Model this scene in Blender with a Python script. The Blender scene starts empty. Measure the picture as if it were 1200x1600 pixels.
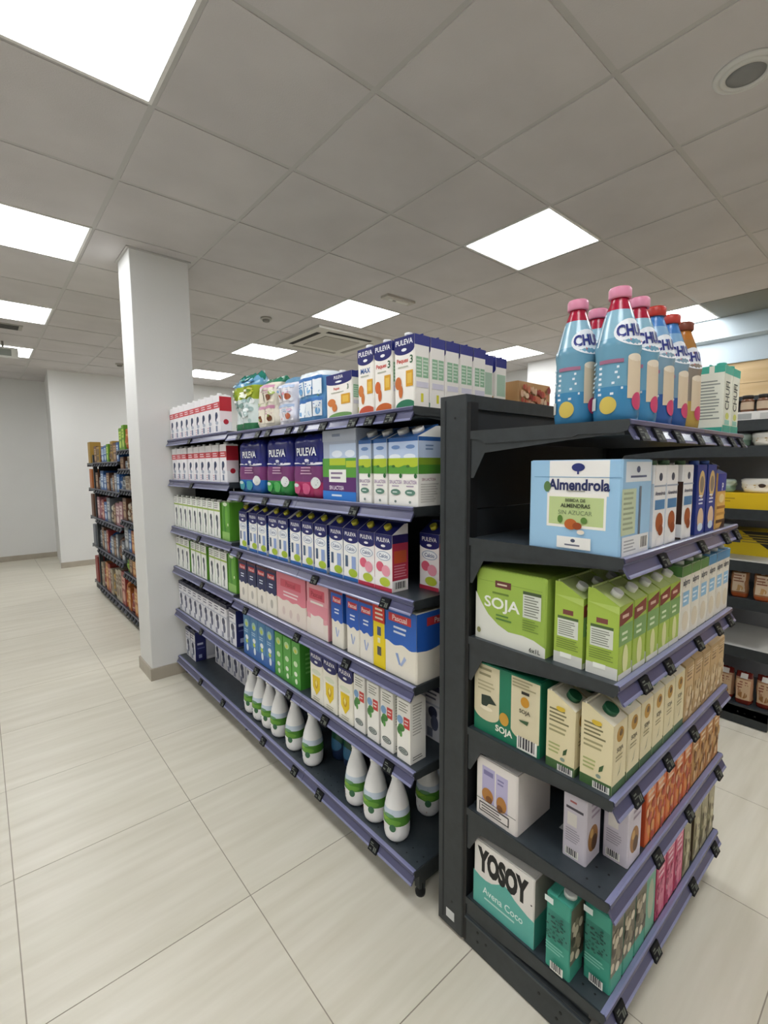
import bpy, math, random
from mathutils import Matrix, Vector

# ------------------------------------------------------------------ camera, world, exposure
SC = bpy.context.scene
COL = SC.collection
CAM_H = 1.43
yaw, pit, rol = math.radians(40.54), math.radians(-5.54), math.radians(-0.43)
_f0 = Vector((math.sin(yaw), math.cos(yaw), 0)); _r0 = Vector((math.cos(yaw), -math.sin(yaw), 0)); _u0 = Vector((0, 0, 1))
_f = _f0 * math.cos(pit) + _u0 * math.sin(pit)
_u = -_f0 * math.sin(pit) + _u0 * math.cos(pit)
_r = _r0 * math.cos(rol) + _u * math.sin(rol)
_u = -_r0 * math.sin(rol) + _u * math.cos(rol)
cd = bpy.data.cameras.new('camera'); cam = bpy.data.objects.new('camera', cd); COL.objects.link(cam)
cd.sensor_fit = 'HORIZONTAL'; cd.sensor_width = 36.0; cd.lens = 739.85 / 1200 * 36.0
cd.clip_start = 0.02
m = Matrix((_r, _u, -_f)).transposed().to_4x4(); m.translation = (0, 0, CAM_H); cam.matrix_world = m
SC.camera = cam
try: SC.cycles.max_bounces = 8; SC.cycles.diffuse_bounces = 5
except Exception: pass
w = bpy.data.worlds.new('world'); SC.world = w; w.use_nodes = True
w.node_tree.nodes['Background'].inputs[0].default_value = (0.9, 0.95, 1, 1)
w.node_tree.nodes['Background'].inputs[1].default_value = 0.3
SC.view_settings.view_transform = 'Standard'
SC.view_settings.look = 'None'
SC.view_settings.exposure = 0.7
SC.view_settings.gamma = 1.0
SC.view_settings.use_curve_mapping = False
LIGHT_STRENGTH = 9.0
CEIL = 2.798

# ------------------------------------------------------------------ materials
MATS = {}
def lin(h):
    h = h.lstrip('#'); c = [int(h[i:i + 2], 16) / 255 for i in (0, 2, 4)]
    return tuple(x / 12.92 if x <= 0.04045 else ((x + 0.055) / 1.055) ** 2.4 for x in c) + (1,)
def mat(h, rough=0.42, metal=0.0, spec=0.4):
    k = (h, rough, metal)
    if k in MATS: return MATS[k]
    M = bpy.data.materials.new('paint_' + h); M.use_nodes = True
    b = M.node_tree.nodes['Principled BSDF']
    b.inputs['Base Color'].default_value = lin(h); b.inputs['Roughness'].default_value = rough
    b.inputs['Metallic'].default_value = metal; b.inputs['Specular IOR Level'].default_value = spec
    MATS[k] = M
    return M
def noisy(name, c1, c2, scale, rough, bump=0.0, stretch=(1, 1, 1), tint=0.0, detail=4, bscale=None, spec=0.4, dist=0.01):
    M = bpy.data.materials.new(name); M.use_nodes = True
    nt = M.node_tree; N = nt.nodes; L = nt.links; b = N['Principled BSDF']
    tc = N.new('ShaderNodeTexCoord'); mp = N.new('ShaderNodeMapping'); mp.inputs['Scale'].default_value = stretch
    gp = N.new('ShaderNodeNewGeometry'); L.new(gp.outputs['Position'], mp.inputs['Vector'])
    no = N.new('ShaderNodeTexNoise'); no.inputs['Scale'].default_value = scale; no.inputs['Detail'].default_value = detail
    L.new(mp.outputs[0], no.inputs['Vector'])
    cr = N.new('ShaderNodeValToRGB'); cr.color_ramp.elements[0].color = lin(c1); cr.color_ramp.elements[1].color = lin(c2)
    cr.color_ramp.elements[0].position = 0.3; cr.color_ramp.elements[1].position = 0.7
    L.new(no.outputs['Fac'], cr.inputs[0]); out = cr.outputs[0]
    if tint > 0:
        oi = N.new('ShaderNodeObjectInfo'); hs = N.new('ShaderNodeHueSaturation')
        mr = N.new('ShaderNodeMapRange'); mr.inputs['To Min'].default_value = 1 - tint; mr.inputs['To Max'].default_value = 1 + tint
        L.new(oi.outputs['Random'], mr.inputs[0]); L.new(mr.outputs[0], hs.inputs['Value']); L.new(out, hs.inputs['Color']); out = hs.outputs[0]
    L.new(out, b.inputs['Base Color']); b.inputs['Roughness'].default_value = rough; b.inputs['Specular IOR Level'].default_value = spec
    if bump > 0:
        n2 = N.new('ShaderNodeTexNoise'); n2.inputs['Scale'].default_value = bscale or scale * 8; n2.inputs['Detail'].default_value = 3
        L.new(gp.outputs['Position'], n2.inputs['Vector'])
        bp = N.new('ShaderNodeBump'); bp.inputs['Strength'].default_value = bump; bp.inputs['Distance'].default_value = dist
        L.new(n2.outputs['Fac'], bp.inputs['Height']); L.new(bp.outputs[0], b.inputs['Normal'])
    return M
def emit(name, col, s):
    M = bpy.data.materials.new(name); M.use_nodes = True; nt = M.node_tree
    b = nt.nodes['Principled BSDF']; b.inputs['Base Color'].default_value = (0.9, 0.9, 0.9, 1)
    b.inputs['Emission Color'].default_value = lin(col); b.inputs['Emission Strength'].default_value = s
    return M
M_FLOOR = noisy('porcelain_tile', 'd2ccba', 'e1dccd', 1.7, 0.33, 0.03, (1.0, 11.0, 1), 0.02, 9, 60, 0.45, 0.002)
M_GROUT = mat('a0988a', 0.9)
M_CEIL = noisy('mineral_tile', 'c8c4c3', 'd1cdcc', 3.0, 0.95, 0.25, (1, 1, 1), 0.018, 3, 160, 0.1, 0.003)
M_TBAR = mat('c0bebb', 0.5)
M_WALL = noisy('wall_paint', 'dcdcda', 'e4e4e2', 0.8, 0.8, 0.12, (1, 1, 1), 0, 3, 90, 0.2, 0.003)
M_SKIRT = noisy('skirting_tile', 'a29a8b', 'b3ab9d', 4, 0.4)
M_STEEL = noisy('dark_powder_coat', '2d3133', '33383a', 40, 0.48, 0.08, (1, 1, 1), 0, 2, 500, 0.45, 0.001)
M_DECK = noisy('dark_deck_coat', '343b41', '3b4349', 30, 0.36, 0.06, (1, 1, 1), 0, 2, 500, 0.5, 0.001)
M_BACK = mat('24272a', 0.6)
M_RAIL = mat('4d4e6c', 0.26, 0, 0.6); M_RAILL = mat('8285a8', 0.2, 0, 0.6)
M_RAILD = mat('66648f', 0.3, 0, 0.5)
M_TAG = mat('141519', 0.55, 0, 0.15)
M_TAGTXT = mat('62675f', 0.6)
M_BLACK = mat('101113', 0.5)
M_LIGHT = emit('light_diffuser', 'fbfdff', LIGHT_STRENGTH)
M_WOOD = noisy('pale_wood_cladding', 'c9ac80', 'dcc39a', 2.2, 0.5, 0.05, (1, 0.7, 9), 0, 6, 40, 0.3, 0.002)
M_WHITE = mat('eceae6', 0.4)
M_GREYDECK = mat('c9c9c4', 0.4)

# ------------------------------------------------------------------ mesh builder
class MB:
    def __init__(s): s.v = []; s.f = []; s.mi = []; s.mats = []; s.sm = []
    def slot(s, M):
        if M not in s.mats: s.mats.append(M)
        return s.mats.index(M)
    def add(s, vs, fs, M, smooth=False):
        o = len(s.v); k = s.slot(M); s.v += [tuple(p) for p in vs]
        for f in fs: s.f.append(tuple(i + o for i in f)); s.mi.append(k); s.sm.append(smooth)
        return s
    def box(s, x0, x1, y0, y1, z0, z1, M):
        return s.add([(x0, y0, z0), (x1, y0, z0), (x1, y1, z0), (x0, y1, z0), (x0, y0, z1), (x1, y0, z1), (x1, y1, z1), (x0, y1, z1)],
                     [(3, 2, 1, 0), (4, 5, 6, 7), (0, 1, 5, 4), (1, 2, 6, 5), (2, 3, 7, 6), (3, 0, 4, 7)], M)
    def cbox(s, x0, x1, y0, y1, z0, z1, M, c=0.004):           # upright edges chamfered
        P = [(x0 + c, y0), (x1 - c, y0), (x1, y0 + c), (x1, y1 - c), (x1 - c, y1), (x0 + c, y1), (x0, y1 - c), (x0, y0 + c)]
        return s.prism(P, 'z', z0, z1, M)
    def prism(s, P, axis, a, b, M):
        n = len(P)
        def mk(p, t): return (p[0], p[1], t) if axis == 'z' else ((t, p[0], p[1]) if axis == 'x' else (p[0], t, p[1]))
        vs = [mk(p, a) for p in P] + [mk(p, b) for p in P]
        fs = [tuple(range(n))[::-1], tuple(range(n, 2 * n))] + [(i, (i + 1) % n, n + (i + 1) % n, n + i) for i in range(n)]
        return s.add(vs, fs, M)
    def lathe(s, prof, n, mats, cx=0, cy=0):                    # prof [(r, z)], mats one or one for each segment
        vs = []
        for r, z in prof:
            for k in range(n):
                a = 2 * math.pi * k / n; vs.append((cx + r * math.cos(a), cy + r * math.sin(a), z))
        for i in range(len(prof) - 1):
            M = mats[i] if isinstance(mats, list) else mats
            pass
        o = len(s.v); s.v += vs
        for i in range(len(prof) - 1):
            M = mats[i] if isinstance(mats, list) else mats; ki = s.slot(M)
            for k in range(n):
                a = i * n + k; b = i * n + (k + 1) % n
                s.f.append((o + a, o + b, o + b + n, o + a + n)); s.mi.append(ki); s.sm.append(True)
        for i, rev in ((0, True), (len(prof) - 1, False)):
            M = (mats[0] if rev else mats[-1]) if isinstance(mats, list) else mats
            idx = [o + i * n + k for k in range(n)]
            s.f.append(tuple(idx[::-1] if rev else idx)); s.mi.append(s.slot(M)); s.sm.append(False)
        return s
    def cyl(s, c, ax, r, h, M, n=12):                           # closed cylinder from c along unit vector ax
        ax = Vector(ax).normalized(); t = Vector((1, 0, 0)) if abs(ax.x) < 0.9 else Vector((0, 1, 0))
        e1 = ax.cross(t).normalized(); e2 = ax.cross(e1); c = Vector(c)
        vs = []
        for h_ in (0, h):
            for k in range(n):
                a = 2 * math.pi * k / n; vs.append(c + ax * h_ + e1 * (r * math.cos(a)) + e2 * (r * math.sin(a)))
        fs = [tuple(range(n))[::-1], tuple(range(n, 2 * n))]
        s.add(vs, fs, M)
        o = len(s.v) - 2 * n; k_ = s.slot(M)
        for i in range(n): s.f.append((o + i, o + (i + 1) % n, o + n + (i + 1) % n, o + n + i)); s.mi.append(k_); s.sm.append(True)
        return s
    def mesh(s, name):
        me = bpy.data.meshes.new(name); me.from_pydata(s.v, [], s.f); 
        for M in s.mats: me.materials.append(M)
        me.polygons.foreach_set('material_index', s.mi); me.polygons.foreach_set('use_smooth', s.sm); me.update()
        return me
def obj(name, me, parent=None, loc=(0, 0, 0), rz=0.0):
    if isinstance(me, MB): me = me.mesh(name)
    o = bpy.data.objects.new(name, me); COL.objects.link(o); o.location = loc; o.rotation_euler = (0, 0, rz)
    if parent: o.parent = parent
    return o
def tag(o, label=None, cat=None, group=None, kind=None):
    if label: o['label'] = label
    if cat: o['category'] = cat
    if group: o['group'] = group
    if kind: o['kind'] = kind
    return o
def empty(name, loc=(0, 0, 0), rz=0.0):
    o = bpy.data.objects.new(name, None); COL.objects.link(o); o.location = loc; o.rotation_euler = (0, 0, rz); o.empty_display_size = 0.05
    return o
ORD = 'first second third fourth fifth sixth seventh eighth ninth tenth eleventh twelfth thirteenth fourteenth fifteenth'.split()

# ------------------------------------------------------------------ flat print on packaging
TXT = {}
def text_geo(t, bold):
    k = (t, bold)
    if k in TXT: return TXT[k]
    c = bpy.data.curves.new('type_tmp', 'FONT'); c.body = t; c.resolution_u = 3; c.fill_mode = 'FRONT'; c.size = 1.0; c.offset = bold
    o = bpy.data.objects.new('type_tmp', c); me = bpy.data.meshes.new_from_object(o)
    vs = [tuple(v.co[:2]) for v in me.vertices]; fs = [tuple(p.vertices) for p in me.polygons]
    bpy.data.objects.remove(o); bpy.data.curves.remove(c); bpy.data.meshes.remove(me)
    x0 = min(v[0] for v in vs); x1 = max(v[0] for v in vs); y0 = min(v[1] for v in vs); y1 = max(v[1] for v in vs)
    vs = [(v[0] - (x0 + x1) / 2, v[1] - (y0 + y1) / 2) for v in vs]
    TXT[k] = (vs, fs, x1 - x0, y1 - y0); return TXT[k]
def art(mb, items, faces):
    """items: print shapes in fractions of a face; faces: name -> (width, height, map(u, v, offset) in metres)"""
    cnt = {}
    for it in items:
        k, face = it[0], it[1]
        Wf, Hf, mp = faces[face][:3]; cnt[face] = cnt.get(face, 0) + 1; off = 0.0003 + 0.00016 * cnt[face]
        n = faces[face][3] if len(faces[face]) > 3 else 1
        if k == 'r':
            u0, v0, u1, v1, c = it[2:7]; N = max(1, round(n * abs(u1 - u0)))
            vs = []
            for i in range(N + 1):
                u = u0 + (u1 - u0) * i / N; vs += [mp(u * Wf, v0 * Hf, off), mp(u * Wf, v1 * Hf, off)]
            mb.add(vs, [(2 * i, 2 * i + 2, 2 * i + 3, 2 * i + 1) for i in range(N)], mat(c), n > 1)
        elif k == 'e':
            cu, cv, ru, rv, c = it[2:7]; N = 12; vs = []
            for i in range(N + 1):
                t = -math.cos(math.pi * i / N); uu = min(1, max(0, cu + ru * t)); t = (uu - cu) / ru; h = math.sqrt(max(0, 1 - t * t)) * rv
                vs += [mp(uu * Wf, max(0, cv - h) * Hf, off), mp(uu * Wf, min(1, cv + h) * Hf, off)]
            mb.add(vs, [(2 * i, 2 * i + 2, 2 * i + 3, 2 * i + 1) for i in range(N)], mat(c))
        elif k == 'p':
            P, c = it[2], it[3]
            mb.add([mp(u * Wf, v * Hf, off) for u, v in P], [tuple(range(len(P)))], mat(c))
        elif k == 'w':      # band from a wavy lower (or upper) edge to v1: face, v_edge, amp, waves, v1, colour, phase
            ve, amp, nw, v1, c, ph = it[2:8]; N = 14; vs = []
            for i in range(N + 1):
                u = i / N; e = ve + amp * math.sin(2 * math.pi * nw * u + ph)
                vs += [mp(u * Wf, e * Hf, off), mp(u * Wf, v1 * Hf, off)]
            mb.add(vs, [(2 * i, 2 * i + 2, 2 * i + 3, 2 * i + 1) for i in range(N)], mat(c))
        elif k == 't':
            t, cu, cv, h, mw, c = it[2:8]; rot = it[8] if len(it) > 8 else 0; bold = it[9] if len(it) > 9 else 0.0
            vs, fs, tw, th = text_geo(t, bold)
            big = abs(rot) > 1; sy = h * (Wf if big else Hf) / max(th, 1e-6); sx = min(sy, mw * (Hf if big else Wf) / tw)
            if len(it) > 10: sx = mw * Wf / tw
            ca, sa = math.cos(rot), math.sin(rot)
            if n > 1: off += 0.0014
            mb.add([mp(cu * Wf + x * sx * ca - y * sy * sa, cv * Hf + x * sx * sa + y * sy * ca, off) for x, y in vs], fs, mat(c))
        elif k == 'l':      # illegible small print: face u0 v0 u1 v1 n colour
            u0, v0, u1, v1, nl, c = it[2:8]; rr = random.Random(nl * 7 + int(u0 * 100))
            for j in range(nl):
                v = v1 - (v1 - v0) * (j + 0.5) / nl; hh = (v1 - v0) / nl * 0.22; e = u1 - (u1 - u0) * rr.random() * 0.35
                mb.add([mp(u0 * Wf, (v - hh) * Hf, off), mp(e * Wf, (v - hh) * Hf, off), mp(e * Wf, (v + hh) * Hf, off), mp(u0 * Wf, (v + hh) * Hf, off)], [(0, 1, 2, 3)], mat(c))
        elif k == 'b':      # bar code
            u0, v0, u1, v1 = it[2:6]; rr = random.Random(3)
            mb.add([mp(u * Wf, v * Hf, off) for u, v in ((u0, v0), (u1, v0), (u1, v1), (u0, v1))], [(0, 1, 2, 3)], mat('ecebe4'))
            u = u0 + (u1 - u0) * 0.08
            while u < u1 - (u1 - u0) * 0.12:
                q = (u1 - u0) * rr.choice((0.04, 0.07, 0.1))
                mb.add([mp(a * Wf, b * Hf, off + 0.0001) for a, b in ((u, v0 + 0.15 * (v1 - v0)), (u + q, v0 + 0.15 * (v1 - v0)), (u + q, v1), (u, v1))], [(0, 1, 2, 3)], mat('3a3a40'))
                u += q + (u1 - u0) * rr.choice((0.04, 0.06))
FN = {'F': 'front_print', 'L': 'side_print', 'R': 'side_print', 'T': 'top_print'}
def printparts(parts, arts, fc, base=None):
    for f in 'FLRT':
        a = [i for i in arts if i[1] == f]
        if a:
            if base: a = [('r', f, 0.05, 0.01, 0.95, 0.985, base)] + a
            p = MB(); art(p, a, fc); parts.append((FN[f], p.mesh(FN[f])))
def boxfaces(W, D, H, Hf=None):
    Hf = Hf or H
    return {'F': (W, Hf, lambda u, v, o: (-W / 2 + u, -D / 2 - o, v)), 'L': (D, Hf, lambda u, v, o: (-W / 2 - o, D / 2 - u, v)),
            'R': (D, Hf, lambda u, v, o: (W / 2 + o, -D / 2 + u, v)), 'T': (W, D, lambda u, v, o: (-W / 2 + u, -D / 2 + v, H + o))}

# ------------------------------------------------------------------ packaging kinds: list of (part name, mesh, [sub-parts])
def carton(W, D, H, base, arts, shape='brik', cap='e8e8e8', top=None, capr=0.013):
    b = MB(); B = mat(base); T = mat(top) if top else B; parts = []
    if shape == 'brik':
        b.cbox(-W / 2, W / 2, -D / 2, D / 2, 0, H, B, 0.003)
        fc = boxfaces(W, D, H); tp = MB(); tp.box(-W / 2 + 0.003, W / 2 - 0.003, -0.002 + D * 0.1, 0.002 + D * 0.1, H, H + 0.006, T)
        tp.box(-W / 2 + 0.002, W / 2 - 0.002, -D / 2 + 0.002, D / 2 - 0.002, H, H + 0.0012, T)
        c = MB().lathe([(capr, H + 0.001), (capr, H + 0.011), (capr * 0.85, H + 0.0125)], 14, mat(cap), 0, -D * 0.2)
    elif shape == 'edge':
        d = min(0.034, H * 0.16); hf = H - d
        P = [(-D / 2, 0), (D / 2, 0), (D / 2, H), (D * 0.28, H), (-D / 2, hf)]
        b.prism(P, 'x', -W / 2, W / 2, B); fc = boxfaces(W, D, H, hf)
        nx = Vector((0, -d, D * 0.78)).normalized()
        tp = MB(); q = nx * 0.0006
        tp.add([Vector((-W / 2, -D / 2, hf)) + q, Vector((W / 2, -D / 2, hf)) + q, Vector((W / 2, D * 0.28, H)) + q, Vector((-W / 2, D * 0.28, H)) + q,
                Vector((W / 2, D / 2, H)) + q, Vector((-W / 2, D / 2, H)) + q], [(0, 1, 2, 3), (3, 2, 4, 5)], T)
        tp.box(-W / 2, W / 2, D * 0.34, D * 0.34 + 0.003, H, H + 0.005, T)
        cc = Vector((0, -D * 0.14, hf + d * 0.36 / 0.78)) 
        c = MB().cyl(cc, nx, capr, 0.014, mat(cap), 14)
    else:                                                        # gable top
        d = 0.03; hf = H - d
        P = [(-D / 2, 0), (D / 2, 0), (D / 2, hf), (0.004, H - 0.006), (0.004, H), (-0.004, H), (-0.004, H - 0.006), (-D / 2, hf)]
        b.prism(P, 'x', -W / 2, W / 2, B); fc = boxfaces(W, D, H, hf); tp = None
        c = MB().cyl((0, -D * 0.27, hf + d * 0.44), (0, -d, D / 2), capr, 0.012, mat(cap), 14) if cap else None
    parts.append(('body', b.mesh('carton_body')))
    if tp: parts.append(('top_fold', tp.mesh('carton_top')))
    if c: parts.append(('cap', c.mesh('carton_cap')))
    if arts: printparts(parts, arts, fc, base)
    return parts, (W, D, H)
def caseb(W, D, H, base, arts, flap=None):                       # case of cartons: box with lid flaps
    b = MB(); b.cbox(-W / 2, W / 2, -D / 2, D / 2, 0, H, mat(base), 0.004); parts = [('body', b.mesh('case_body'))]
    f = MB(); f.box(-W / 2 + 0.004, W / 2 - 0.004, -D / 2 + 0.004, -0.001, H, H + 0.0015, mat(flap or base)); 
    f.box(-W / 2 + 0.004, W / 2 - 0.004, 0.001, D / 2 - 0.004, H, H + 0.0015, mat(flap or base))
    parts.append(('lid_flap', f.mesh('case_flap')))
    printparts(parts, arts, boxfaces(W, D, H), base)
    return parts, (W, D, H)
def pillow(W, D, H, bands, seed=0, arts=None, n=44, m=20, crimp=True, rnd_=0.05, lump=0.006, feet=0):
    """film-wrapped pack: bands [(top fraction, colour)]"""
    r = random.Random(seed); b = MB(); ph = [r.random() * 6.28 for _ in range(8)]
    hx, hy = W / 2 - 0.004, D / 2 - 0.004; R = min(rnd_, hx * 0.95, hy * 0.95)
    def disp(x, y, t):
        a = math.atan2(y, x); s = 1.0; yd = 1.0
        if t < 0.1: s = 0.9 + 0.1 * math.sin(t / 0.1 * math.pi / 2)
        if crimp and t > 0.78: s *= 1 - 0.1 * ((t - 0.78) / 0.22) ** 2
        if crimp and t > 0.8: yd = 1 - 0.9 * ((t - 0.8) / 0.2) ** 1.3
        if not crimp and t > 0.88: s *= 0.86 + 0.14 * math.cos((t - 0.88) / 0.12 * math.pi / 2)
        u = x / hx
        d = lump * (math.sin(3 * a + ph[0] + 5 * t) + math.sin(7 * a + ph[1] - 9 * t) * 0.5 + math.sin(13 * t + ph[2] + 2 * a) * 0.5 + 0.35 * math.sin(23 * t + 17 * a + ph[4]))
        if feet and t < 0.4: d -= 0.012 * (1 - abs(math.cos(math.pi * feet * (u + 1) / 2))) ** 3 * 0 + 0.01 * max(0, 1 - abs(math.sin(math.pi * feet * (u + 1) / 2)) * 2.2) * (1 - t / 0.4)
        l = math.hypot(x, y) or 1
        z = t * H + (lump * 1.3 * math.sin(9 * a + ph[3]) + lump * 0.7 * math.sin(21 * a + ph[5]) if crimp and t > 0.9 else 0)
        return ((x * s + d * x / l), (y * s + d * y / l) * yd, z)
    per = []; sx, sy = hx - R, hy - R; Lp = 4 * sx + 4 * sy + 2 * math.pi * R
    for k in range(n):
        q = Lp * k / n; seg = [(2 * sy, 0), (math.pi * R / 2, 1), (2 * sx, 2), (math.pi * R / 2, 3), (2 * sy, 4), (math.pi * R / 2, 5), (2 * sx, 6), (math.pi * R / 2, 7)]
        for ln, i in seg:
            if q <= ln + 1e-9: break
            q -= ln
        f = q / R if R else 0
        per.append([(hx, -sy + q), (sx + R * math.cos(f), sy + R * math.sin(f)), (sx - q, hy), (-sx - R * math.sin(f), sy + R * math.cos(f)), (-hx, sy - q), (-sx - R * math.cos(f), -sy - R * math.sin(f)), (-sx + q, -hy), (sx + R * math.sin(f), -sy - R * math.cos(f))][i])
    b.v += [disp(x, y, j / m) for j in range(m + 1) for x, y in per]
    for j in range(m):
        t = (j + 0.5) / m; c = next(cc for tt, cc in bands if t <= tt + 1e-6); k_ = b.slot(mat(c, 0.22))
        for k in range(n):
            b.f.append((j * n + k, j * n + (k + 1) % n, (j + 1) * n + (k + 1) % n, (j + 1) * n + k)); b.mi.append(k_); b.sm.append(True)
    b.f.append(tuple(range(n))[::-1]); b.mi.append(0); b.sm.append(False)
    b.f.append(tuple(m * n + k for k in range(n))); b.mi.append(b.slot(mat(bands[-1][1], 0.22))); b.sm.append(False)
    parts = [('wrapped_body', b.mesh('pack_body'))]
    if arts:
        def mF(u, v, of):
            x = max(-hx, min(hx, -W / 2 + u)); e = abs(x) - sx
            y = -(sy + math.sqrt(max(0, R * R - e * e))) if e > 0 else -hy
            p = disp(x, y, v / H); return (p[0], p[1] - 0.0016 - of, v)
        p = MB(); art(p, arts, {'F': (W, H, mF, 12)}); parts.append(('front_print', p.mesh('front_print')))
    return parts, (W, D, H)
def bottle(prof, mats, cap_prof, capc, arts, n=24, extra=None):
    b = MB().lathe(prof, n, mats); parts = [('body', b.mesh('bottle_body'))]
    c = MB().lathe(cap_prof, 18, mat(capc, 0.35)); parts.append(('cap', c.mesh('bottle_cap')))
    H = max(z for r, z in prof); R = max(r for r, z in prof)
    def rad(z):
        for (r0, z0), (r1, z1) in zip(prof, prof[1:]):
            if z0 <= z <= z1 and z1 > z0: return r0 + (r1 - r0) * (z - z0) / (z1 - z0)
        return R
    C = 2 * math.pi * R
    def mp(u, v, o):
        a = (u / C - 0.5) * 2 * math.pi - math.pi / 2; rr = rad(v) + o + 0.0004
        return (rr * math.cos(a), rr * math.sin(a), v)
    if arts:
        p = MB(); art(p, arts, {'F': (C, H, mp, 24)}); parts.append(('label', p.mesh('bottle_label')))
    return parts, (2 * R, 2 * R, H)

def brandtop(t='PULEVA', v=0.8, c='1c2066'):
    return [('r', 'F', 0, v, 1, 1, c), ('e', 'F', 0.5, v, 0.5, 0.075, c), ('t', 'F', t, 0.5, v + 0.1, 0.075, 0.86, 'f2f2f6', 0, 0.02), ('e', 'F', 0.5, v - 0.005, 0.13, 0.022, 'f4f4f8')]
K = {}
# ---- aisle gondola packaging
K['red_milk'] = carton(0.0935, 0.066, 0.2, 'f1eff2', [('r', 'F', 0, 0.66, 1, 0.82, 'cc3f48'), ('l', 'F', 0.15, 0.68, 0.9, 0.8, 2, 'f2e2e4'), ('e', 'F', 0.5, 0.47, 0.2, 0.09, '27365a'),
    ('e', 'F', 0.4, 0.39, 0.1, 0.09, '27365a'), ('e', 'F', 0.55, 0.27, 0.22, 0.05, 'b5bccc'), ('r', 'F', 0.36, 0.05, 0.62, 0.2, '7a86a0'), ('l', 'F', 0.1, 0.02, 0.3, 0.2, 3, 'd9a9b4'),
    ('r', 'R', 0, 0.66, 1, 0.82, 'cc3f48')], 'brik', 'efefef', 'f3f2f0')
K['red_milk_end'] = carton(0.088, 0.066, 0.2, 'f1eff2', [('r', 'F', 0, 0.66, 1, 0.82, 'cc3f48'), ('l', 'F', 0.15, 0.68, 0.9, 0.8, 2, 'f2e2e4'), ('e', 'F', 0.5, 0.47, 0.2, 0.09, '27365a'), ('e', 'F', 0.4, 0.39, 0.1, 0.09, '27365a'), ('e', 'F', 0.55, 0.27, 0.22, 0.05, 'b5bccc'), ('r', 'F', 0.36, 0.05, 0.62, 0.2, '7a86a0'), ('r', 'R', 0, 0.58, 1, 0.96, 'bb2a38'), ('r', 'R', 0, 0.3, 1, 0.58, 'efdfe4'), ('e', 'R', 0.5, 0.3, 0.22, 0.07, 'b02436')], 'brik', 'efefef', 'f3f2f0')
K['green_milk'] = carton(0.0875, 0.066, 0.2, 'f2f3ee', [('r', 'F', 0, 0.74, 1, 0.79, 'a4bd52'), ('l', 'F', 0.12, 0.82, 0.88, 0.98, 3, '8f9088'), ('e', 'F', 0.5, 0.55, 0.17, 0.1, '39424c'),
    ('e', 'F', 0.56, 0.38, 0.13, 0.16, '59636c'), ('r', 'F', 0.4, 0.06, 0.6, 0.24, '9aa49c'), ('r', 'R', 0, 0, 1, 1, '5c9a2c')], 'brik', 'e6e8e0', 'e9eae2')
K['green_face'] = carton(0.1, 0.082, 0.205, '57992c', [('e', 'F', 0.42, 0.55, 0.2, 0.36, '3f8420'), ('e', 'F', 0.62, 0.62, 0.18, 0.3, '6cae3a'), ('r', 'F', 0, 0, 1, 0.22, '8dbd60'), ('e', 'F', 0.8, 0.42, 0.07, 0.04, 'dcecc0'),
    ('e', 'F', 0.5, 0.95, 0.28, 0.05, 'dfeccf')], 'brik', 'e8ecdc', '9fc880')
K['grey_milk'] = carton(0.0895, 0.07, 0.2, 'e4e4ea', [('r', 'F', 0, 0.9, 1, 1, '33334c'), ('l', 'F', 0.1, 0.72, 0.9, 0.88, 2, '6a6a80'), ('e', 'F', 0.5, 0.5, 0.24, 0.11, '3a3e58'), ('e', 'F', 0.6, 0.32, 0.2, 0.14, '5b607a'), ('r', 'F', 0.2, 0.04, 0.5, 0.2, '8c90a6'),
    ('r', 'F', 0, 0.62, 1, 0.66, 'b9bdcc'), ('r', 'R', 0, 0.9, 1, 1, '33334c'), ('r', 'R', 0, 0.1, 1, 0.7, 'c6c7d2')], 'brik', '2a2a36', '3a3a4e')
K['navy_side_milk'] = carton(0.0895, 0.07, 0.2, 'e4e4ea', [('r', 'F', 0, 0.9, 1, 1, '33334c'), ('l', 'F', 0.1, 0.72, 0.9, 0.88, 2, '6a6a80'), ('e', 'F', 0.5, 0.5, 0.24, 0.11, '3a3e58'), ('e', 'F', 0.6, 0.32, 0.2, 0.14, '5b607a'), ('r', 'F', 0.2, 0.04, 0.5, 0.2, '8c90a6'),
    ('r', 'F', 0, 0.62, 1, 0.66, 'b9bdcc'), ('r', 'R', 0, 0, 1, 1, '2b2f6a'), ('r', 'R', 0.2, 0.55, 0.75, 0.62, 'c5cbe6'), ('r', 'R', 0.2, 0.42, 0.9, 0.45, '6a74b0'), ('r', 'R', 0.3, 0.1, 0.6, 0.22, 'a7afd6')], 'brik', '2a2a36', '3a3a4e')
_CAL = brandtop() + [('e', 'F', 0.52, 0.62, 0.4, 0.085, 'aeb9cd'), ('e', 'F', 0.52, 0.62, 0.35, 0.07, 'f1f3f6'), ('t', 'F', 'Calcio', 0.52, 0.62, 0.07, 0.6, '47608c', 0, 0.02)]
K['calcium_milk'] = carton(0.087, 0.07, 0.222, 'f2f2f0', _CAL + [('r', 'F', 0.14, 0.26, 0.32, 0.48, '4f6480'), ('r', 'F', 0.58, 0.24, 0.86, 0.48, '92a7d6'), ('e', 'F', 0.66, 0.16, 0.3, 0.08, 'a6c034'), ('r', 'F', 0, 0, 1, 0.07, '2c66ac'),
    ('r', 'R', 0, 0, 1, 1, '25498f'), ('r', 'R', 0, 0.8, 1, 1, '1c2066'), ('r', 'R', 0, 0, 1, 0.12, 'cfd9e6'), ('l', 'R', 0.1, 0.25, 0.9, 0.7, 8, '7f9ccc'), ('r', 'L', 0, 0, 1, 1, '25498f')], 'edge', 'b9b43a', '20246c')
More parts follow.
